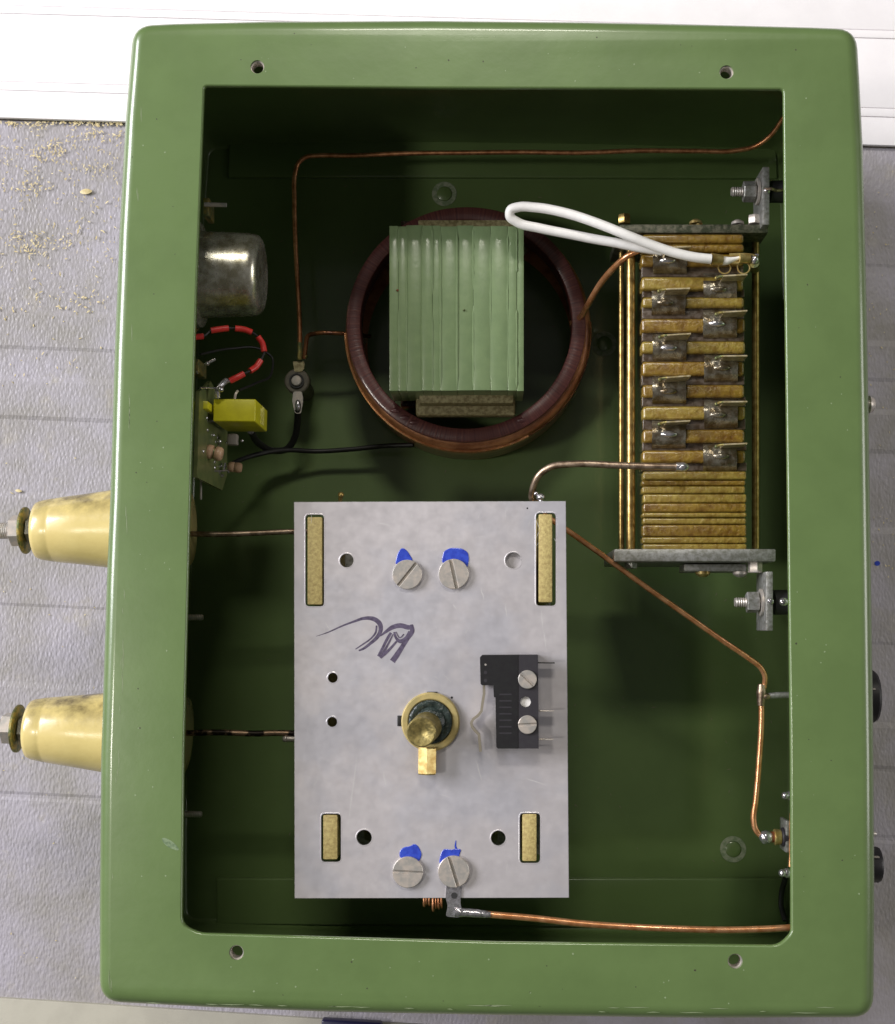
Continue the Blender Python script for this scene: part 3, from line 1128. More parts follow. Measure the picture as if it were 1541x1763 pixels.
# ------------------------------------------------------------------ microswitch
zs = zt + .95
kp = lambda pts: [(670 + x / 4.67, 1100 + y / 4.67) for x, y in pts]
c = at(890, 1205, zt)
ms = thing('microswitch', (c.x, c.y, zt), 'black microswitch with a bent metal lever, screwed onto the aluminium plate', 'switch')
m = MB()
m.prism(pxy(kp([(745, 372), (735, 360), (730, 150), (748, 130), (1036, 128), (1036, 882), (875, 882), (862, 870), (855, 470), (842, 468), (838, 375), (800, 372)]), zs), zt + .004, zs)
m.build('switch_body', black, ms, smooth=15)
m = MB()
hh = [circ(at(670 + 1097 / 4.67, 1100 + 507 / 4.67, zs), cm(9.3, zs), 20)]
m.prism(pxy(kp([(1037, 128), (1197, 128), (1203, 882), (1037, 882)]), zs), zt + .004, zs - .02, hh)
m.build('switch_cover', black2, ms, smooth=15)
cc = at(670 + 1097 / 4.67, 1100 + 507 / 4.67, zs)
MB().prism(circ(cc, cm(9.0, zs), 20), zt + .3, zt + .8).build('plate_glimpse_disc', white_pvc, ms)  # added white disc, stands in for the bright plate seen through the hole
slot_screw(ms, 670 + 1112 / 4.67, 1100 + 326 / 4.67, zs - .02, 15.8, math.radians(-43), .12, steel, .1)
slot_screw(ms, 670 + 1112 / 4.67, 1100 + 690 / 4.67, zs - .02, 15.8, math.radians(4), .12, steel, .1)
lv = kp([(762, 370), (764, 440), (752, 510), (742, 580), (715, 615), (675, 645), (660, 675), (668, 705), (690, 735), (722, 768), (728, 830), (735, 905)])
LV = [tuple(at(x, y, zt + .6).xy) for x, y in lv]
LL, RL = [], []
for i in range(len(LV)):
    t = (Vector(LV[min(i + 1, len(LV) - 1)]) - Vector(LV[max(i - 1, 0)])).normalized()
    n_ = Vector((-t.y, t.x)) * .055
    LL.append(tuple(Vector(LV[i]) + n_))
    RL.append(tuple(Vector(LV[i]) - n_))
m = MB()
m.prism(LL + RL[::-1], zt + .36, zt + .74)
bmesh.ops.recalc_face_normals(m.bm, faces=m.bm.faces)
m.build('lever', mat('lever_metal', (.36, .32, .25), .4, .5), ms, smooth=0)
for y, x1 in ((190, 1330), (577, 1325), (805, 1320)):
    a, b = kp([(1195, y), (x1, y + 3)])
    p0, p1 = at(a[0], a[1], zt + .55), at(b[0], b[1], zt + .55)
    MB().box((p0 + p1) / 2, ((p1 - p0).length, .05, .42), bevel=.015).build('terminal', steel if y > 200 else rubber, ms)
# moulded dimples
for x, y in ((775, 207), (775, 270), (775, 335)):
    a = kp([(x, y)])[0]
    c = at(a[0], a[1], zs)
    MB().prism(circ(c, cm(3 if y > 250 else 1.8, zs), 14), zs - .01, zs + .006).build('rivet', black2 if y > 250 else steel, ms)
for k in range(7):
    y = 440 + k * 52
    q = pxy(kp([(885, y + 12), (985, y + 12), (985, y), (885, y)]), zs)
    MB().prism(q, zs - .01, zs + .005).build('moulded_mark', black2, ms)

# ------------------------------------------------------------------ ring coil and green iron core
cc = at(802, 557, 5.2)
RO, RI = cm(209, 5.2), cm(185.5, 5.2)
coil = thing('ring_coil', (cc.x, cc.y, ZF), 'large maroon varnished ring coil standing around the green core', 'coil')
m = MB()
prof_ = [(-1.4, RI), (-1.4, RO - .04), (-.35, RO - .04), (-.3, RO), (-.03, RO), (0, RO - .04), (.004, (RO + RI) / 2), (0, RI + .03), (-.03, RI), (-1.4, RI)]
m.lathe((cc.x, cc.y, 5.2), (0, 0, 1), prof_, 120, False)
for v in m.bm.verts:
    a = math.atan2(v.co.y - cc.y, v.co.x - cc.x)
    v.co.z += .03 * math.sin(3 * a) + .015 * math.sin(11 * a)
mw = mat('wound_maroon', (.165, .056, .048), .40, dark=(.09, .028, .032), scale=3, coat=.3)
nt = mw.node_tree
tc_ = nt.nodes.new('ShaderNodeTexCoord')
sp_ = nt.nodes.new('ShaderNodeSeparateXYZ')
an = nt.nodes.new('ShaderNodeMath')
an.operation = 'ARCTAN2'
cb_ = nt.nodes.new('ShaderNodeCombineXYZ')
nz = nt.nodes.new('ShaderNodeTexNoise')
nz.inputs['Scale'].default_value = 55
nz.inputs['Detail'].default_value = 3
nt.links.new(tc_.outputs['Object'], sp_.inputs[0])
nt.links.new(sp_.outputs['Y'], an.inputs[0])
nt.links.new(sp_.outputs['X'], an.inputs[1])
nt.links.new(an.outputs[0], cb_.inputs['X'])
nt.links.new(cb_.outputs[0], nz.inputs['Vector'])
rp_ = [n for n in nt.nodes if n.type == 'VALTORGB'][0]
nt.links.new(nz.outputs['Fac'], rp_.inputs['Fac'])
bp_ = nt.nodes.new('ShaderNodeBump')
bp_.inputs['Distance'].default_value = .02
nt.links.new(nz.outputs['Fac'], bp_.inputs['Height'])
nt.links.new(bp_.outputs['Normal'], nt.nodes['Principled BSDF'].inputs['Normal'])
mr = m.build('winding_face', mw, coil, smooth=50)
m = MB()
for k in range(9):
    zz = 3.45 + k * .0
m.lathe((cc.x + .09, cc.y - .17, 2.2), (0, 0, 1), [(-1.0, RI + .1), (-1.0, RO + .1), (-.85, RO + .2), (2.3, RO + .21), (2.5, RO + .16), (2.62, RO + .06), (2.7, RO - .15), (2.7, RO - .3)], 120, False)
m.build('copper_band', mat('banded_copper', (.55, .25, .11), .32, .3, dark=(.30, .11, .045), scale=.9, coat=.5, stretch=(1, 1, 3), bump=.01, bscale=6), coil, smooth=50)
# loose bright turn around the front left and right
def arc_pts(a0, a1, R, z, n=24, cx=0, cy=0):
    return [(cc.x + cx + R * math.cos(math.radians(a0 + (a1 - a0) * i / n)), cc.y + cy + R * math.sin(math.radians(a0 + (a1 - a0) * i / n)), z) for i in range(n + 1)]
m = MB().tube(arc_pts(182, 300, RO + .20, 4.6, 40, .09, -.17), .08, 8, 2)
m.build('outer_turn', copper_lit, coil)
m = MB().tube(arc_pts(300, 364, RO + .20, 4.55, 30, .09, -.17), .05, 8, 2)
m.build('outer_turn', copper_brown, coil)
m = MB().tube(arc_pts(95, 182, RO + .02, 4.9, 30), .035, 8, 2)
m.build('outer_turn', copper_brown, coil)
for a in (238, 232, 243, 300):
    p = Vector((cc.x + (RI + .3) * math.cos(math.radians(a)), cc.y + (RI + .3) * math.sin(math.radians(a)), 5.2))
    MB().ball(p, .16, (1.5, .8, .5), .15).build('varnish_drip', maroon, coil)
for a in (60, 180, 300):
    p = (cc.x + (RO + RI) / 2 * math.cos(math.radians(a)), cc.y + (RO + RI) / 2 * math.sin(math.radians(a)))
    MB().cyl((*p, ZF), (*p, 1.4), .3, n=12).build('foot', tan_light, coil)

zc = 8.2
kc = at(785, 530, zc)
core = thing('iron_core', (kc.x, kc.y, ZF), 'ridged pale green painted iron core block standing inside the ring coil', 'transformer core')
xs = [340, 388, 430, 517, 568, 612, 700, 787, 878, 968, 1016, 1054]
xs = [560 + x / 3.082 for x in xs]
random.seed(5)
for i in range(len(xs) - 1):
    yt = 388.5 + rnd(-1.0, 1.2)
    yb = 672.5 + rnd(-.7, .8)
    z1 = zc + rnd(-.05, .02)
    x0, x1 = xs[i], xs[i + 1]
    q = [at(x0 + .05, yb, z1), at(x1 - .05, yb, z1), at(x1 - .05, yt, z1), at(x0 + .05, yt, z1)]
    lam = MB().quadbox([(p.x, p.y) for p in q], 5.4, z1, .025, 2).build('lamination', green_core, core)
    if i:
        for (ya_, yb2_) in ((yt + 1, rnd(450, 520)), (rnd(500, 560), yb - 1)) if i % 3 == 1 else ((yt + 1, yb - 1),):
            k = 12
            m = MB()
            m.tube([at(x0 + rnd(-.2, .2), ya_ + (yb2_ - ya_) * j / k, zc - .05 + rnd(-.006, .006)) for j in range(k + 1)],
                   [.012] + [.075 + rnd(-.014, .008) for j in range(k - 1)] + [.02], 10, 3)
            m.build('paint_ridge', green_core, lam)
q = [at(683, 668, 7.6), at(893, 668, 7.6), at(893, 395, 7.6), at(683, 395, 7.6)]
MB().quadbox([(p.x, p.y) for p in q], 2.0, 7.6, .05).build('core_leg', darkfoil, core)
MB().pxbox(722, 620, 884, 694, 6.9, 6.0, .06).build('spacer_board', tan_light, core)
MB().pxbox(716, 650, 887, 715, 5.9, 5.2, .09, 3).build('spacer_board', tan_light, core)
MB().pxbox(720, 378.5, 887, 420, 6.9, 6.2, .06).build('spacer_board', tan_light, core)
MB().pxbox(690, 380, 880, 700, 3.2, ZF, .05).build('core_foot', darkfoil, core)
q = at(799, 534, zc)
MB().ball((q.x, q.y, zc + .02), .05).build('paint_pit', old_brass, core)
q = at(684.5, 500, zc)
MB().ball((q.x, q.y, zc + .02), .06).build('rust_spot', band_brown, core)

# small dark core hole pin and lead wires of the coil
wire([(636, 579, 2.5), (600, 575, 4.0), (575, 573.5, 4.2), (545, 574, 4.2), (530, 579, 4.0), (527, 592, 3.9), (524, 618, 3.8)], .11, 'copper_wire', copper_brown,
     'short copper wire bent from the left of the ring coil to the terminal post')
wire([(985, 556, 4.5), (1000, 545, 5.3), (1012, 525, 6.0), (1032, 491, 7.0), (1055, 463, 8.0), (1085, 438, 8.8), (1115, 425, 9.0)], .15, 'copper_wire', copper_lit,
     'bright copper wire rising from the ring coil to the top of the fibre stack')

# ------------------------------------------------------------------ round terminal post and its wires
zp = 3.8
c = at(511, 656, zp)
tp = thing('terminal_post', (c.x, c.y, ZF), 'small round phenolic terminal post on the floor of the box, left of the ring coil', 'terminal')
m = MB().lathe((c.x, c.y, ZF), (0, 0, 1), [(0, .45), (2.6, .45), (2.6, .62), (zp - ZF - .05, .62), (zp - ZF, .56), (zp - ZF, 0)], 32, False)
m.build('post_body', phenolic, tp)
m = MB().lathe((c.x, c.y, zp), (0, 0, 1), [(0, .33), (.03, .33), (.03, .37), (.09, .37), (.09, .30), (.05, .30), (.05, 0)], 28, False)
m.build('eyelet', rubber, tp)
MB().lathe((c.x, c.y, zp + .05), (0, 0, 1), [(0, .26), (.06, .26), (.1, .22), (.11, 0)], 24, False).build('screw_head', steel, tp)
tagpoly([(504, 622), (524, 622), (524, 634), (519, 640), (507, 640)], zp + .0, zp + .05, 'solder_tag', tan_light, tp, .06)
tagpoly([(505, 674), (520, 674), (522, 690), (518, 712), (508, 712), (503, 690)], zp + .0, zp + .05, 'solder_tag', steel, tp, .1)
m = MB().ball(at(513, 698, zp + .1), .2, (.8, 1.6, .8), .06)
m.build('solder_joint', solder, tp)
m = MB().tube([at(516.5, 590, zp + .1), at(516, 620, zp + .1)], .13, 10).ball(at(526, 614, zp), .12)
m.build('solder_joint', old_brass, tp)
wire([(1370, 160, 7), (1347, 205, 6.4), (1325, 235, 5.8), (1300, 252, 5.4), (1270, 259, 5.2), (1200, 260, 5), (1100, 259.5, 4.8), (1000, 263, 4.6), (900, 262, 4.4), (800, 263, 4.2), (700, 264, 4),
      (600, 268, 3.9), (545, 268, 3.9), (528, 270, 3.9), (514, 281, 3.9), (508, 300, 3.9), (507, 345, 3.9), (508, 400, 3.9), (512, 480, 3.9), (516, 560, 3.9), (516.5, 600, 3.9)],
     .115, 'copper_wire', copper, 'long thin copper wire across the top of the box, bent down to the terminal post', sub=8)
wire([(513, 705, zp), (512, 730, 3.2), (506, 757, 2.6), (492, 774, 2.3), (470, 776, 2.4), (448, 765, 3.2), (432, 742, 5)], .17, 'black_cable', rubber,
     'black cable looping from the terminal post to the small circuit board')
wire([(395, 800, 4.5), (430, 786, 3.4), (465, 778, 2.8), (500, 775, 2.4), (540, 777, 2.0), (600, 774, 2.0), (660, 768, 2.2), (712, 766, 2.6)], .12, 'black_cable', rubber,
     'thin black cable lying along the box floor to the bottom of the ring coil')

# ------------------------------------------------------------------ round can, circuit board
zk = 8.0
a = at(300, 473, zk)
can = thing('metal_can', (a.x, a.y, zk), 'round shiny metal can mounted on the left wall above the red beaded wire', 'can')
b = at(452, 471, zk)
Lc = b.x - a.x
m = MB().lathe((a.x, a.y, zk), (1, 0, 0), [(0, 2.55), (.6, 2.55), (.9, 2.5), (1.25, 2.42), (1.3, 2.2), (1.34, 2.03), (1.5, 1.98), (Lc - .6, 1.91), (Lc - .35, 1.88), (Lc - .16, 1.80), (Lc - .04, 1.66), (Lc, 1.5), (Lc - .01, 1.44), (Lc - .07, 1.38), (Lc - .09, 0)], 64, False)
m.build('can_shell', chrome, can, smooth=50)
m = MB().lathe((a.x, a.y, zk), (1, 0, 0), [(.75, 2.58), (.8, 2.62), (.95, 2.62), (1.0, 2.5)], 64, False)
m.build('clamp_ring', brass_rod, can)
MB().cyl(at(352, 352, 9.5), at(390, 353, 9.5), .1, n=10).build('clamp_screw', steel, can)
MB().pxbox(350, 340, 360, 372, 9.4, 8.2, .04).build('clamp_lug', old_brass, can)

xb = at(342, 730, 12.6).x
cb0 = at(342, 730, 12.6)
pb = thing('circuit_board', (xb, cb0.y, 9.5), 'small green circuit board on the left wall with a yellow block capacitor and resistors', 'circuit board')
ya, yb_ = at(342, 650, 12.6).y, at(342, 822, 12.6).y
# board in the plane x = xb, from z 6.2 up to 12.6, with a cut corner
m = MB()
outline = [(ya - .1, 11.2), (ya + .25, 10.4), (ya - .05, 9.0), (ya - .8, 6.4), (yb_ + .8, 6.2), (yb_, 7.2), (yb_, 12.6), (ya - .6, 12.6)]
va = [m.bm.verts.new((xb, y, z)) for y, z in outline]
vb = [m.bm.verts.new((xb - .16, y, z)) for y, z in outline]
m.bm.faces.new(va)
m.bm.faces.new(vb[::-1])
for i in range(len(va)):
    j = (i + 1) % len(va)
    m.bm.faces.new((va[i], vb[i], vb[j], va[j]))
bmesh.ops.recalc_face_normals(m.bm, faces=m.bm.faces)
m.build('board', pcb, pb, smooth=0)
# solder pads on the board
m = MB()
random.seed(3)
for i in range(16):
    m.ball((xb, rnd(yb_ + .5, ya - .8), rnd(7, 12.2)), .09, (.5, 1, 1), .1)
m.build('solder_pad', solder, pb)
# yellow capacitor
c0 = at(367, 706, 11.0)
c1 = at(440, 706, 11.0)
cy0, cy1 = at(440, 726, 11.0).y, at(440, 687, 11.0).y
capm = MB().quadbox([(c0.x, cy0), (c1.x, cy0), (c1.x, cy1), (c0.x, cy1)], 7.9, 11.0, .06, 3)
cap = capm.build('block_capacitor', yellow, pb)
for y in (cy0 + .25, cy1 - .25):
    MB().tube([(xb, y, 9.4), (c0.x + .1, y, 9.4)], .06, 8).build('lead', solder, pb)


def text(body, size, loc, rot, name, parent, m_, ext=.008):
    cu = bpy.data.curves.new(name, 'FONT')
    cu.body = body
    cu.size = size
    cu.extrude = ext
    cu.align_x = 'CENTER'
    cu.align_y = 'CENTER'
    tmp = bpy.data.objects.new('print_source', cu)
    C.objects.link(tmp)
    me = bpy.data.meshes.new_from_object(tmp.evaluated_get(bpy.context.evaluated_depsgraph_get()))
    bpy.data.objects.remove(tmp)
    me.materials.clear()
    me.materials.append(m_)
    o = bpy.data.objects.new(name, me)
    C.objects.link(o)
    o.parent = parent
    o.location = Vector(loc) - ORG[parent.name]
    o.rotation_euler = rot
    return o


yc = (cy0 + cy1) / 2
for body, yy in (('u10', yc + .22), ('250', yc - .2)):
    text(body, .62, (c1.x + .012, yy, 9.3), Euler((0, math.radians(90), 0), 'XYZ'), 'printed_value', pb, yellow_print)
# leads and joints on top of it
m = MB().tube([at(404, 688, 10.8), at(407, 676, 10.6), at(410, 672, 10.6)], .06, 8)
m.build('lead', steel, pb)
m = MB().tube([at(345, 668, 12.2), at(360, 668, 11.6), at(378, 669, 11.2)], .04, 8)
m.tube([at(374, 684, 11.2), at(375, 672, 11.3), at(382, 662, 11.2), at(390, 655, 11)], .13, 10)
m.ball(at(380, 670, 11.4), .14, (1, 1, 1), .1)
m.build('solder_joint', solder, pb)


def cylpart(a, b, r, name, m_, parent, n=20):
    return MB().cyl(a, b, r, n=n, ch=r * .25).build(name, m_, parent)


# resistors standing out from the board
for (x0, y0, x1, y1, z, rp, dk) in ((354, 776, 384, 783, 10.6, 12.5, 0), (392, 803, 417, 806, 8.0, 9, 1)):
    p, q_ = at(x0, y0, z), at(x1, y1, z)
    d_ = (q_ - p)
    r = cm(rp, z)
    body = MB().lathe(p, d_, [(0, r * .35), (.03, r * .8), (.12, r), (.3, r), (.36, r * .82), (d_.length - .36, r * .82), (d_.length - .3, r), (d_.length - .12, r), (d_.length - .03, r * .8), (d_.length, 0)], 24, False)
    rb = body.build('resistor', resist, pb, smooth=50)
    for f, mm in ((.36, band_brown), (.5, old_brass), (.64, band_brown)):
        MB().lathe(p + d_ * f, d_, [(0, r * .84), (0, r * .86), (.07, r * .86), (.07, r * .84)], 24, False).build('colour_band', mm, rb)
    MB().tube([p + Vector((-.9, 0, .1)), p + Vector((-.3, 0, 0)), p], .045, 8).build('lead', solder, pb)
# small parts: disc, transistor, joints
a = at(401, 757, 8.6)
MB().box(a, (.45, .5, .5), bevel=.06).build('small_capacitor', ceramic, pb)
MB().ball(at(417, 759, 8.6), .07).build('lead', solder, pb)
m = MB()
for x, y, z in ((366, 749, 9.6), (392, 763, 8.6), (378, 760, 9), (394, 811, 7.6), (382, 819, 7.5), (340, 640, 12.4), (357, 626, 11.5), (360, 722, 10)):
    m.ball(at(x, y, z), .1, (1, 1, 1), .1)
m.tube([at(340, 812, 10), at(370, 811, 9), at(396, 810, 8)], .035, 8)
m.tube([at(352, 628, 11.5), at(370, 619, 11.0)], .06, 8)
m.tube([at(385, 812, 8), at(388, 797, 8)], .05, 8)
m.build('solder_joint', solder, pb)
cylpart(at(340, 727, 10), at(357, 727, 10), .42, 'metal_film_capacitor', ceramic, pb)
MB().lathe(at(352, 727, 10), (1, 0, 0), [(0, .44), (.18, .44), (.2, .38), (.2, 0)], 20, False).build('capacitor_cap', chrome, pb)
MB().pxbox(334, 690, 358, 704, 11.8, 10.2, .05).build('small_film_capacitor', yellow, pb)
MB().pxbox(330, 618, 343, 642, 12.5, 11.0, .05).build('terminal_block', old_brass, pb)
m = MB().tube([at(346, 815, 9), at(346, 860, 9)], .05, 8)
m.build('stand_off_wire', steel, pb)

# red beaded wire
rw = thing('beaded_wire', at(380, 600, 10.5), 'loop of wire threaded with short red sleeves near the left wall', 'wire')
cr = lambda pts: [(330 + x / 5.88, 540 + y / 5.88) for x, y in pts]
path = cr([(-60, 250), (40, 236), (120, 228), (195, 172), (280, 158), (375, 148), (440, 150), (530, 160), (610, 190), (670, 232), (715, 300), (735, 385),
           (722, 430), (700, 470), (655, 535), (590, 580), (530, 608), (460, 645), (390, 680), (340, 695), (300, 735), (270, 775)])
zz = [11.3, 11.2, 11.1, 11.0, 10.9, 10.8, 10.7, 10.6, 10.5, 10.4, 10.3, 10.3, 10.4, 10.5, 10.6, 10.8, 10.9, 11, 11, 11, 11.1, 11.2]
P = [at(x, y, z) for (x, y), z in zip(path, zz)]
MB().tube(P, .055, 8).build('bare_wire', rubber, rw)
for idx in ((1, 2), (3, 4, 5), (6, 7, 8), (9, 10, 11), (13, 14, 15), (16, 17, 18)):
    MB().tube([P[i] for i in idx], .135, 12).build('red_sleeve', red, rw)
MB().tube([P[i] for i in (18, 19, 20, 21)], [.07, .09, .12, .12], 10).build('tinned_end', solder, rw)
wire([(345, 610, 9), (400, 600, 7), (445, 600, 6), (468, 615, 5.5), (468, 640, 6), (440, 660, 8), (412, 672, 9.5)], .06, 'black_wire', rubber,
     'thin black wire curving behind the red beaded wire')

# ------------------------------------------------------------------ fibre and mica stack
zS, zL = 9.4, 8.1
sk0 = at(1197, 670, zS)
st = thing('capacitor_stack', (sk0.x, sk0.y, ZF), 'tall stack of varnished fibre strips and solder tags clamped between two metal end plates', 'capacitor stack')
random.seed(21)


def strip(y0, y1, z1, m_, x0=1107, x1=1286, name='fibre_strip', bev=.15):
    f = (y0 - 400) / 550
    xa, xb2 = x0 - 2 * (1 - f) + rnd(-1.2, 1.2), x1 - 5 * (1 - f) + rnd(-1.5, 1.5)
    return MB().pxbox(xa, y0 + .4, xb2, y1 - .4, z1, zL + rnd(-.1, .1), bev, 4).build(name, m_, st)


MB().pxbox(1112, 402, 1280, 946, 8.3, 4.6, .05).build('shade_block', darkfoil, st)  # dark block set inwards; its colour puts shade on the stack's left side
for y0, y1 in ((402, 419), (419, 434)):
    strip(y0, y1, zS - rnd(0, .05), fibre)
bars = [(438, 457), (477, 498), (512, 528), (549, 571), (588, 607), (623, 646), (663, 683), (700, 721), (740, 761), (776, 796)]
for y0, y1 in bars:
    strip(y0 - 1.5, y1 + 1.5, zS - rnd(0, .08), fibre if rnd(0, 1) < .6 else fibre2)
gaps = [(457, 477), (498, 512), (528, 549), (571, 588), (607, 623), (646, 663), (683, 700), (721, 740), (761, 776), (796, 811)]
for y0, y1 in gaps:
    strip(y0, y1, zS - .28 - rnd(0, .1), gapfibre, name='mica_plate', bev=.03)
low = [811, 826, 836.5, 850, 866, 882, 891, 903, 924, 936, 947.5]
for i in range(len(low) - 1):
    strip(low[i], low[i + 1], zS - rnd(0, .14), fibre2 if i % 3 != 1 else fibre, bev=.09)


leafm = mat('tinned_brass_leaf', (.72, .62, .42), .3, .5, dark=(.45, .36, .18), scale=4)


def clip(xc, yc_, w_=58, h_=51, solderb=True, lx=None):
    """saddle of foil over a bar with an upright leaf and a drop of solder"""
    xc += rnd(-2, 2)
    yc_ += rnd(-1.5, 1.5)
    tl_ = rnd(-1.6, 1.2)
    lh_ = rnd(-.2, .2)
    m = MB()
    nx, ny = 5, 9
    grid = []
    for j in range(ny):
        v = j / (ny - 1)
        row = []
        for i in range(nx):
            u = i / (nx - 1)
            hz = zS + .07 - .40 * (abs(2 * v - 1))**2.2 + rnd(-.02, .02)
            p = at(xc - w_ / 2 + w_ * u + rnd(-.6, .6), yc_ - h_ / 2 + h_ * v, hz)
            row.append(m.bm.verts.new(p))
        grid.append(row)
    for j in range(ny - 1):
        for i in range(nx - 1):
            m.bm.faces.new((grid[j][i], grid[j + 1][i], grid[j + 1][i + 1], grid[j][i + 1]))
    ext = bmesh.ops.extrude_face_region(m.bm, geom=m.bm.faces[:])
    bmesh.ops.translate(m.bm, verts=[g_ for g_ in ext['geom'] if isinstance(g_, bmesh.types.BMVert)], vec=(0, 0, -.05))
    bmesh.ops.recalc_face_normals(m.bm, faces=m.bm.faces)
    cl = m.build('solder_tag', foil, st, smooth=60)
    # upright leaf
    x0, x1 = xc - 4, xc + 37
    if lx:
        x0, x1 = lx
    zl = zS + .95 + lh_
    yl = yc_ - h_ / 2 + 4
    q = [at(x0, yl + 2.6, zl), at(x1, yl + 1.2 + tl_, zl), at(x1, yl - 1.6 + tl_, zl), at(x0, yl, zl)]
    MB().quadbox([(p.x, p.y) for p in q], zS - .1, zl, .01, 1).build('leaf', leafm, cl)
    m = MB().tube([at(x0 + 1, yl + 1.5, zl - .05), at(x0 - 6, yl + 2.5, zl - .15), at(x0 - 11, yl + 5, zS + .25)], [.05, .055, .09], 8)
    m.ball(at(x0 - 12, yl + 5, zS + .28), .1)
    m.build('wire_end', old_brass, cl)
    m = MB().ball(at(xc + rnd(-8, 2), yc_ + rnd(-1, 4), zS + .08), .22, (1.7, .7, .6), .03)
    m.build('solder_drop', solder if rnd(0, 1) < .35 else foil, cl)


for yc_ in (447, 517, 597, 671, 748):
    clip(1153, yc_)
for yc_ in (494, 557, 632, 711, 787):
    clip(1240, yc_, lx=(1246, 1287))

# end plates
m = MB().pxbox(1057, 945, 1336, 967, 9.6, 4.2, .07)
m.build('end_plate', alu_edge, st)
m = MB().pxbox(1066, 386, 1323, 401, 9.2, 4.2, .05)
m.build('end_plate', mat('mottled_plate', (.20, .19, .14), .4, .6, dark=(.07, .08, .05), scale=5, bump=.03, bscale=9), st)
for x, z, r in ((1086, 8.6, .2), (1070, 6.0, .13), (1301, 7.6, .17)):
    a, b = at(x, 398, z), at(x if x > 1200 else x, 950, z)
    xm = (a.x + b.x) / 2
    MB().cyl((a.x, a.y, z), (b.x, b.y, z), r, n=20).build('tie_rod', brass_rod, st)
hexprism(MB(), at(1075, 386, 8.9), at(1075, 370, 8.9), .3, .4).build('nut', brass_rod, st)
hexprism(MB(), at(1299, 386, 8.9), at(1299, 371, 8.9), .3, .4).build('nut', steel, st)
hexprism(MB(), at(1086, 966, 8.2), at(1086, 979, 8.2), .3, .4).build('nut', alu_edge, st)
hexprism(MB(), at(1300, 966, 8.9), at(1300, 986, 8.9), .32, .4).build('nut', steel, st)
MB().pxbox(1178, 971, 1286, 984, 8.7, 7.0, .05).build('clamp_bar', alu_edge, st)
for x, y, mm in ((1198, 381, brass), (1270, 382, steel)):
    p = at(x, y + 5, 8.6)
    MB().lathe(p, (0, 1, 0), [(0, .3), (.12, .28), (.22, .14), (.24, 0)], 18, False).build('screw_head', mm, st)
for x, y, mm in ((1210, 984, brass), (1274, 984, steel)):
    p = at(x, y, 8.4)
    MB().lathe(p, (0, -1, 0), [(0, .34), (.12, .32), (.24, .16), (.26, 0)], 18, False).build('screw_head', mm, st)

# side brackets holding the stack to the right wall
for (x, y0, y1, yb2, lab) in ((1319, 287, 387, 330, 'upper insulated bolt bracket on the right wall, above the fibre stack'),
                              (1325, 984, 1086, 1037, 'lower insulated bolt bracket on the right wall, below the fibre stack')):
    zb_ = 9.6
    c = at(x, yb2, zb_)
    br = thing('bolt_bracket', (c.x, c.y, zb_), lab, 'bracket', 'insulated bolt brackets on the right wall')
    MB().pxbox(x - 6, y0, x + 6, y1, zb_ + .2, 7.6, .04).build('bracket_plate', alu_edge, br)
    a, b = at(x - 60, yb2, zb_ - .6), at(x + 5, yb2, zb_ - .6)
    m = MB().cyl(a, b, .19, n=14)
    for k in range(9):
        m.torus(a + Vector((.08 + k * .1, 0, 0)), (1, 0, 0), .18, .04, 16, 6)
    m.build('bolt', steel, br)
    hexprism(MB(), at(x - 40, yb2, zb_ - .6), at(x - 19, yb2, zb_ - .6), .47, .25).build('nut', alu_edge, br)
    MB().lathe(at(x - 17, yb2, zb_ - .6), (1, 0, 0), [(0, .2), (0, .6), (.1, .6), (.1, .2)], 24, False).build('washer', steel, br)
    MB().cyl(at(x + 7, yb2, zb_ - .6), at(x + 60, yb2, zb_ - .6), .5 if y0 < 500 else .55, n=24).build('insulating_post', black2, br)
    MB().ball(at(x + 2, yb2 - 2, zb_ + .25), .13, (1.2, 1, .8), .1).build('solder_joint', solder, br)
    if y0 > 500:
        MB().ball(at(x + 24, yb2 - 1, zb_ - .1), .2, (1.2, 1, .8), .05).build('solder_joint', solder, br)
    else:
        m = MB().tube([at(x - 2, yb2 - 4, zb_ + .25), at(x + 8, yb2 - 5, zb_ + .4), at(x + 18, yb2 - 2, zb_ + .1), at(x + 34, yb2 - 4, zb_ - .1)], .07, 8)
        m.build('wire_end', copper_dull, br)

# ------------------------------------------------------------------ white sleeved wire
ww = thing('white_wire', at(1230, 447, 10), 'thick white sleeved wire, a long loop lying from the green core to the fibre stack', 'wire')
zw = 10.4
loop = [(1224, 446), (1200, 443.5), (1165, 436), (1120, 421), (1080, 405), (1030, 385), (975, 367), (920, 357), (893, 356.5), (879, 362), (878, 372), (890, 382),
        (930, 393), (980, 403), (1020, 411), (1060, 418), (1100, 426), (1140, 432)]
zl_ = [10.3, 10.35, 10.4, 10.5, 10.6, 10.5, 10.3, 10.1, 10.0, 9.9, 9.8, 9.7, 9.7, 9.75, 9.8, 9.9, 9.95, 10.0]
P = [at(x, y, z) for (x, y), z in zip(loop, zl_)]
MB().tube(P, cm(8.6, 10), 16, 8).build('sleeving', white_pvc, ww)
m = MB()
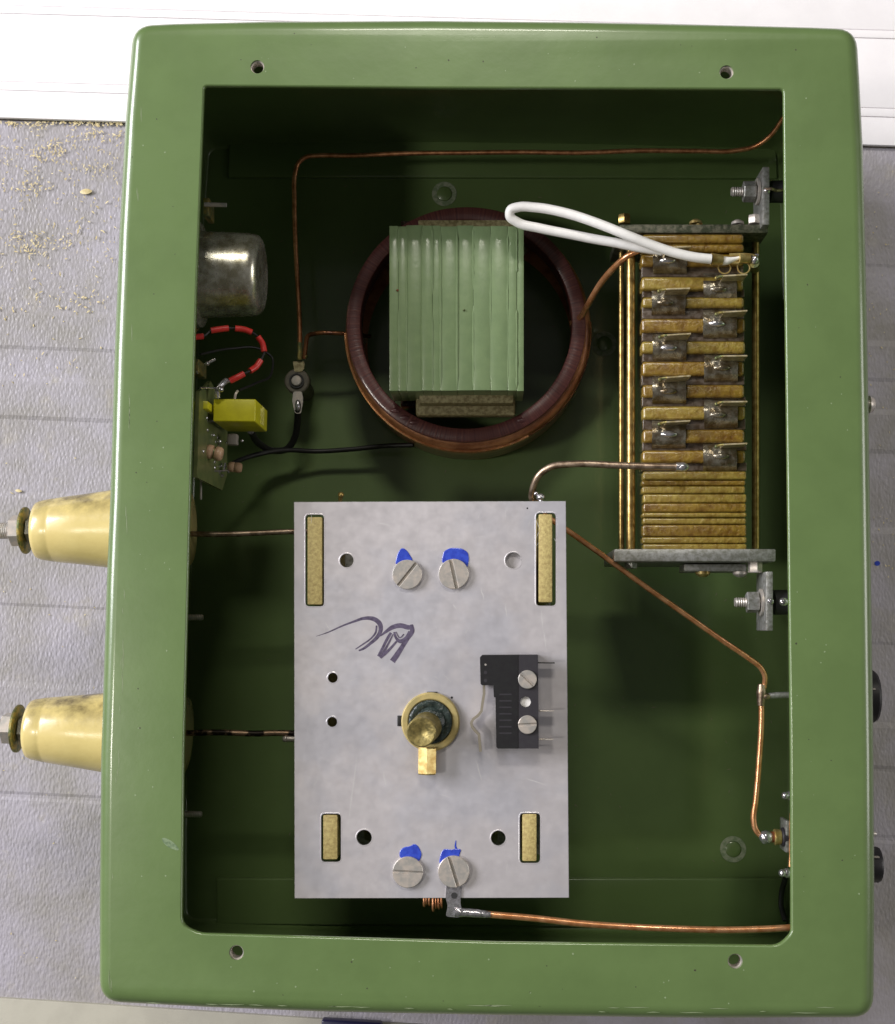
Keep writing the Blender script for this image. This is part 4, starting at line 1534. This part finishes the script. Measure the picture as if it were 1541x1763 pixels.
# crimp clip: brass open ferrule with two rings, then solder end
ea, eb = at(1224, 446, 10.2), at(1243, 448, 10.1)
m = MB().cyl(ea, eb, cm(10.5, 10.2), cm(9.5, 10), n=20)
m.build('brass_ferrule', brass, ww)
m = MB().tube([at(1240, 449, 10.1), at(1252, 449, 10.1), at(1266, 446, 10.1), at(1275, 443, 10.1)], [cm(8, 10), cm(7, 10), .1, .06], 12)
m.build('frayed_sleeve', white_pvc, ww)
m = MB()
for x in (1247.5, 1280.5):
    m.torus(at(x, 461, 9.95), (0, 0, 1), cm(10.5, 10), .035, 24, 6, math.radians(0), math.radians(360))
m.tube([at(1256, 438, 10.15), at(1290, 438, 10.15), at(1303, 440, 10.1)], .05, 8)
m.tube([at(1256, 452, 10.1), at(1272, 453, 10.1)], .06, 8)
m.build('crimp_ring', brass, ww)
m = MB().cyl(at(1272, 445, 10.1), at(1290, 446, 10), .22, n=16)
m.build('brass_ferrule', brass, ww)
m = MB().ball(at(1299, 447, 10), .2, (1, 1.1, .9), .06)
m.tube([at(1290, 440, 10.1), at(1306, 439, 10.1)], .06, 8)
m.build('solder_joint', solder, ww)
MB().cyl(at(1298, 452, 10), at(1299, 462, 8), .24, n=14).build('post_nut', old_brass, ww)

# solder bead at the end of the thick dull rod
m = MB().ball(at(1175, 804, 10.2), .24, (1.25, .9, .9), .03)
m.cyl(at(1164, 803.5, 10.2), at(1176, 804, 10.2), cm(7.5, 10.2), n=16)
tag(m.build('solder_bead', solder, origin=at(1175, 804, 10.2)), 'shiny solder bead at the end of the dull rod on the fibre stack', 'solder bead')

# ------------------------------------------------------------------ right-hand wiring
wire([(935, 885, 9.5), (978, 914, 9.5), (1040, 958, 9.2), (1110, 1009, 8.8), (1180, 1058, 8.4), (1250, 1107, 8.0), (1290, 1134, 7.8), (1310, 1150, 7.7), (1317, 1165, 7.6),
      (1316, 1180, 7.5), (1312, 1195, 7.5)], .125, 'copper_wire', copper_lit, 'straight bright copper wire slanting from the aluminium plate to the right wall')
wire([(1311, 1200, 7.5), (1311, 1240, 7.5), (1307, 1310, 7.5), (1301, 1380, 7.5), (1297.5, 1412, 7.5), (1301, 1428, 7.5), (1314, 1441, 7.5), (1322, 1443, 7.5)], .135, 'copper_wire', copper_lit,
     'upright bright copper wire near the right wall, bent to the brass terminal')
tj = thing('wire_joint', at(1312, 1197, 7.5), 'grey soldered tee joint where two copper wires meet beside the right wall', 'joint')
m = MB().tube([at(1311, 1178, 7.5), at(1311, 1192, 7.5), at(1310, 1215, 7.5)], [.15, .23, .16], 12)
m.ball(at(1318, 1199, 7.55), .2, (1.3, .8, .8), .04)
m.build('solder_joint', copper_dull, tj)
MB().tube([at(1318, 1199, 7.5), at(1336, 1197, 7.5), at(1400, 1199, 7.5)], .14, 12).build('tinned_rod', alu_edge, tj)

tm = thing('coax_terminal', at(1345, 1441, 7.5), 'brass coaxial terminal with solder blobs on the right wall near the bottom', 'terminal')
m = MB().ball(at(1319, 1441, 7.6), .27, (1.25, 1.1, 1), .06)
m.ball(at(1316, 1448, 7.6), .14)
m.build('solder_joint', solder, tm)
MB().cyl(at(1325, 1441, 7.5), at(1332, 1441, 7.5), .24, n=20).build('terminal_neck', band_brown, tm)
MB().cyl(at(1332, 1441, 7.5), at(1346, 1441, 7.5), .36, .33, n=24, ch=.05).build('terminal_barrel', brass, tm)
MB().cyl(at(1345, 1441, 7.5), at(1356, 1441, 7.5), .42, n=24, ch=.05).build('terminal_base', black2, tm)
MB().pxbox(1353, 1413, 1359, 1468, 7.9, 6.6, .03).build('ground_plate', alu_edge, tm)
m = MB().tube([at(1362, 1400, 7.9), at(1361.5, 1450, 7.9), at(1361, 1478, 7.9), at(1360, 1492, 7.9)], .07, 8)
m.build('earth_wire', copper, tm)
for x, y in ((1352, 1370), (1347, 1503)):
    m = MB().ball(at(x, y, 7.8), .17, (1, 1, 1), .05).ball(at(x + 8, y, 7.7), .2, (1.2, 1.1, 1), .05).cyl(at(x + 4, y, 7.7), at(x + 40, y, 7.7), .14, n=12)
    m.build('corner_screw', solder, tm)
wire([(1352, 1512, 3), (1346, 1535, 2.6), (1345, 1560, 2.6), (1352, 1585, 3)], .13, 'black_wire', rubber, 'short black wire bowed along the right wall near the lower corner')

# outside right wall: two knobs, a dome screw, a small screw
def knob(px, y0, y1, z, name, label, dome=False):
    yc_ = (y0 + y1) / 2
    tip = at(px, yc_, z)
    r = cm((y1 - y0) / 2, z)
    xw = tip.x - 1.8
    k = thing(name, (xw, tip.y, z), label, 'knob' if not dome else 'screw')
    L = tip.x - xw
    if dome:
        MB().lathe((tip.x - L, tip.y, z), (1, 0, 0), [(-1.0, r * .5), (L - .3, r * .5), (L - .3, r), (L - .14, r * .8), (L - .03, r * .45), (L, 0)], 28, False).build('screw_head', steel, k)
    else:
        MB().lathe((xw, tip.y, z), (1, 0, 0), [(-1.3, r * .5), (L - .9, r * .55), (L - .8, r * .97), (L - .15, r), (L - .03, r * .93), (L, r * .7), (L, 0)], 48, False).build('knob_body', black, k)
        MB().pxbox(px - 14, yc_ - 14, px - .5, yc_ - 11, z + r + .02, z + r - .2, .02).build('pointer_line', ceramic, k)
    return k


knob(1508, 1155, 1243, 6.5, 'control_knob', 'upper, larger black control knob on the outside of the right wall')
knob(1515, 1459, 1518, 7.0, 'control_knob', 'lower, smaller black control knob on the outside of the right wall')
knob(1508, 681, 712, 8.5, 'dome_screw', 'chrome dome-headed screw on the outside of the right wall', True)
knob(1510, 1430, 1441, 7, 'dome_screw', 'tiny screw just above the lower black knob on the right wall', True)
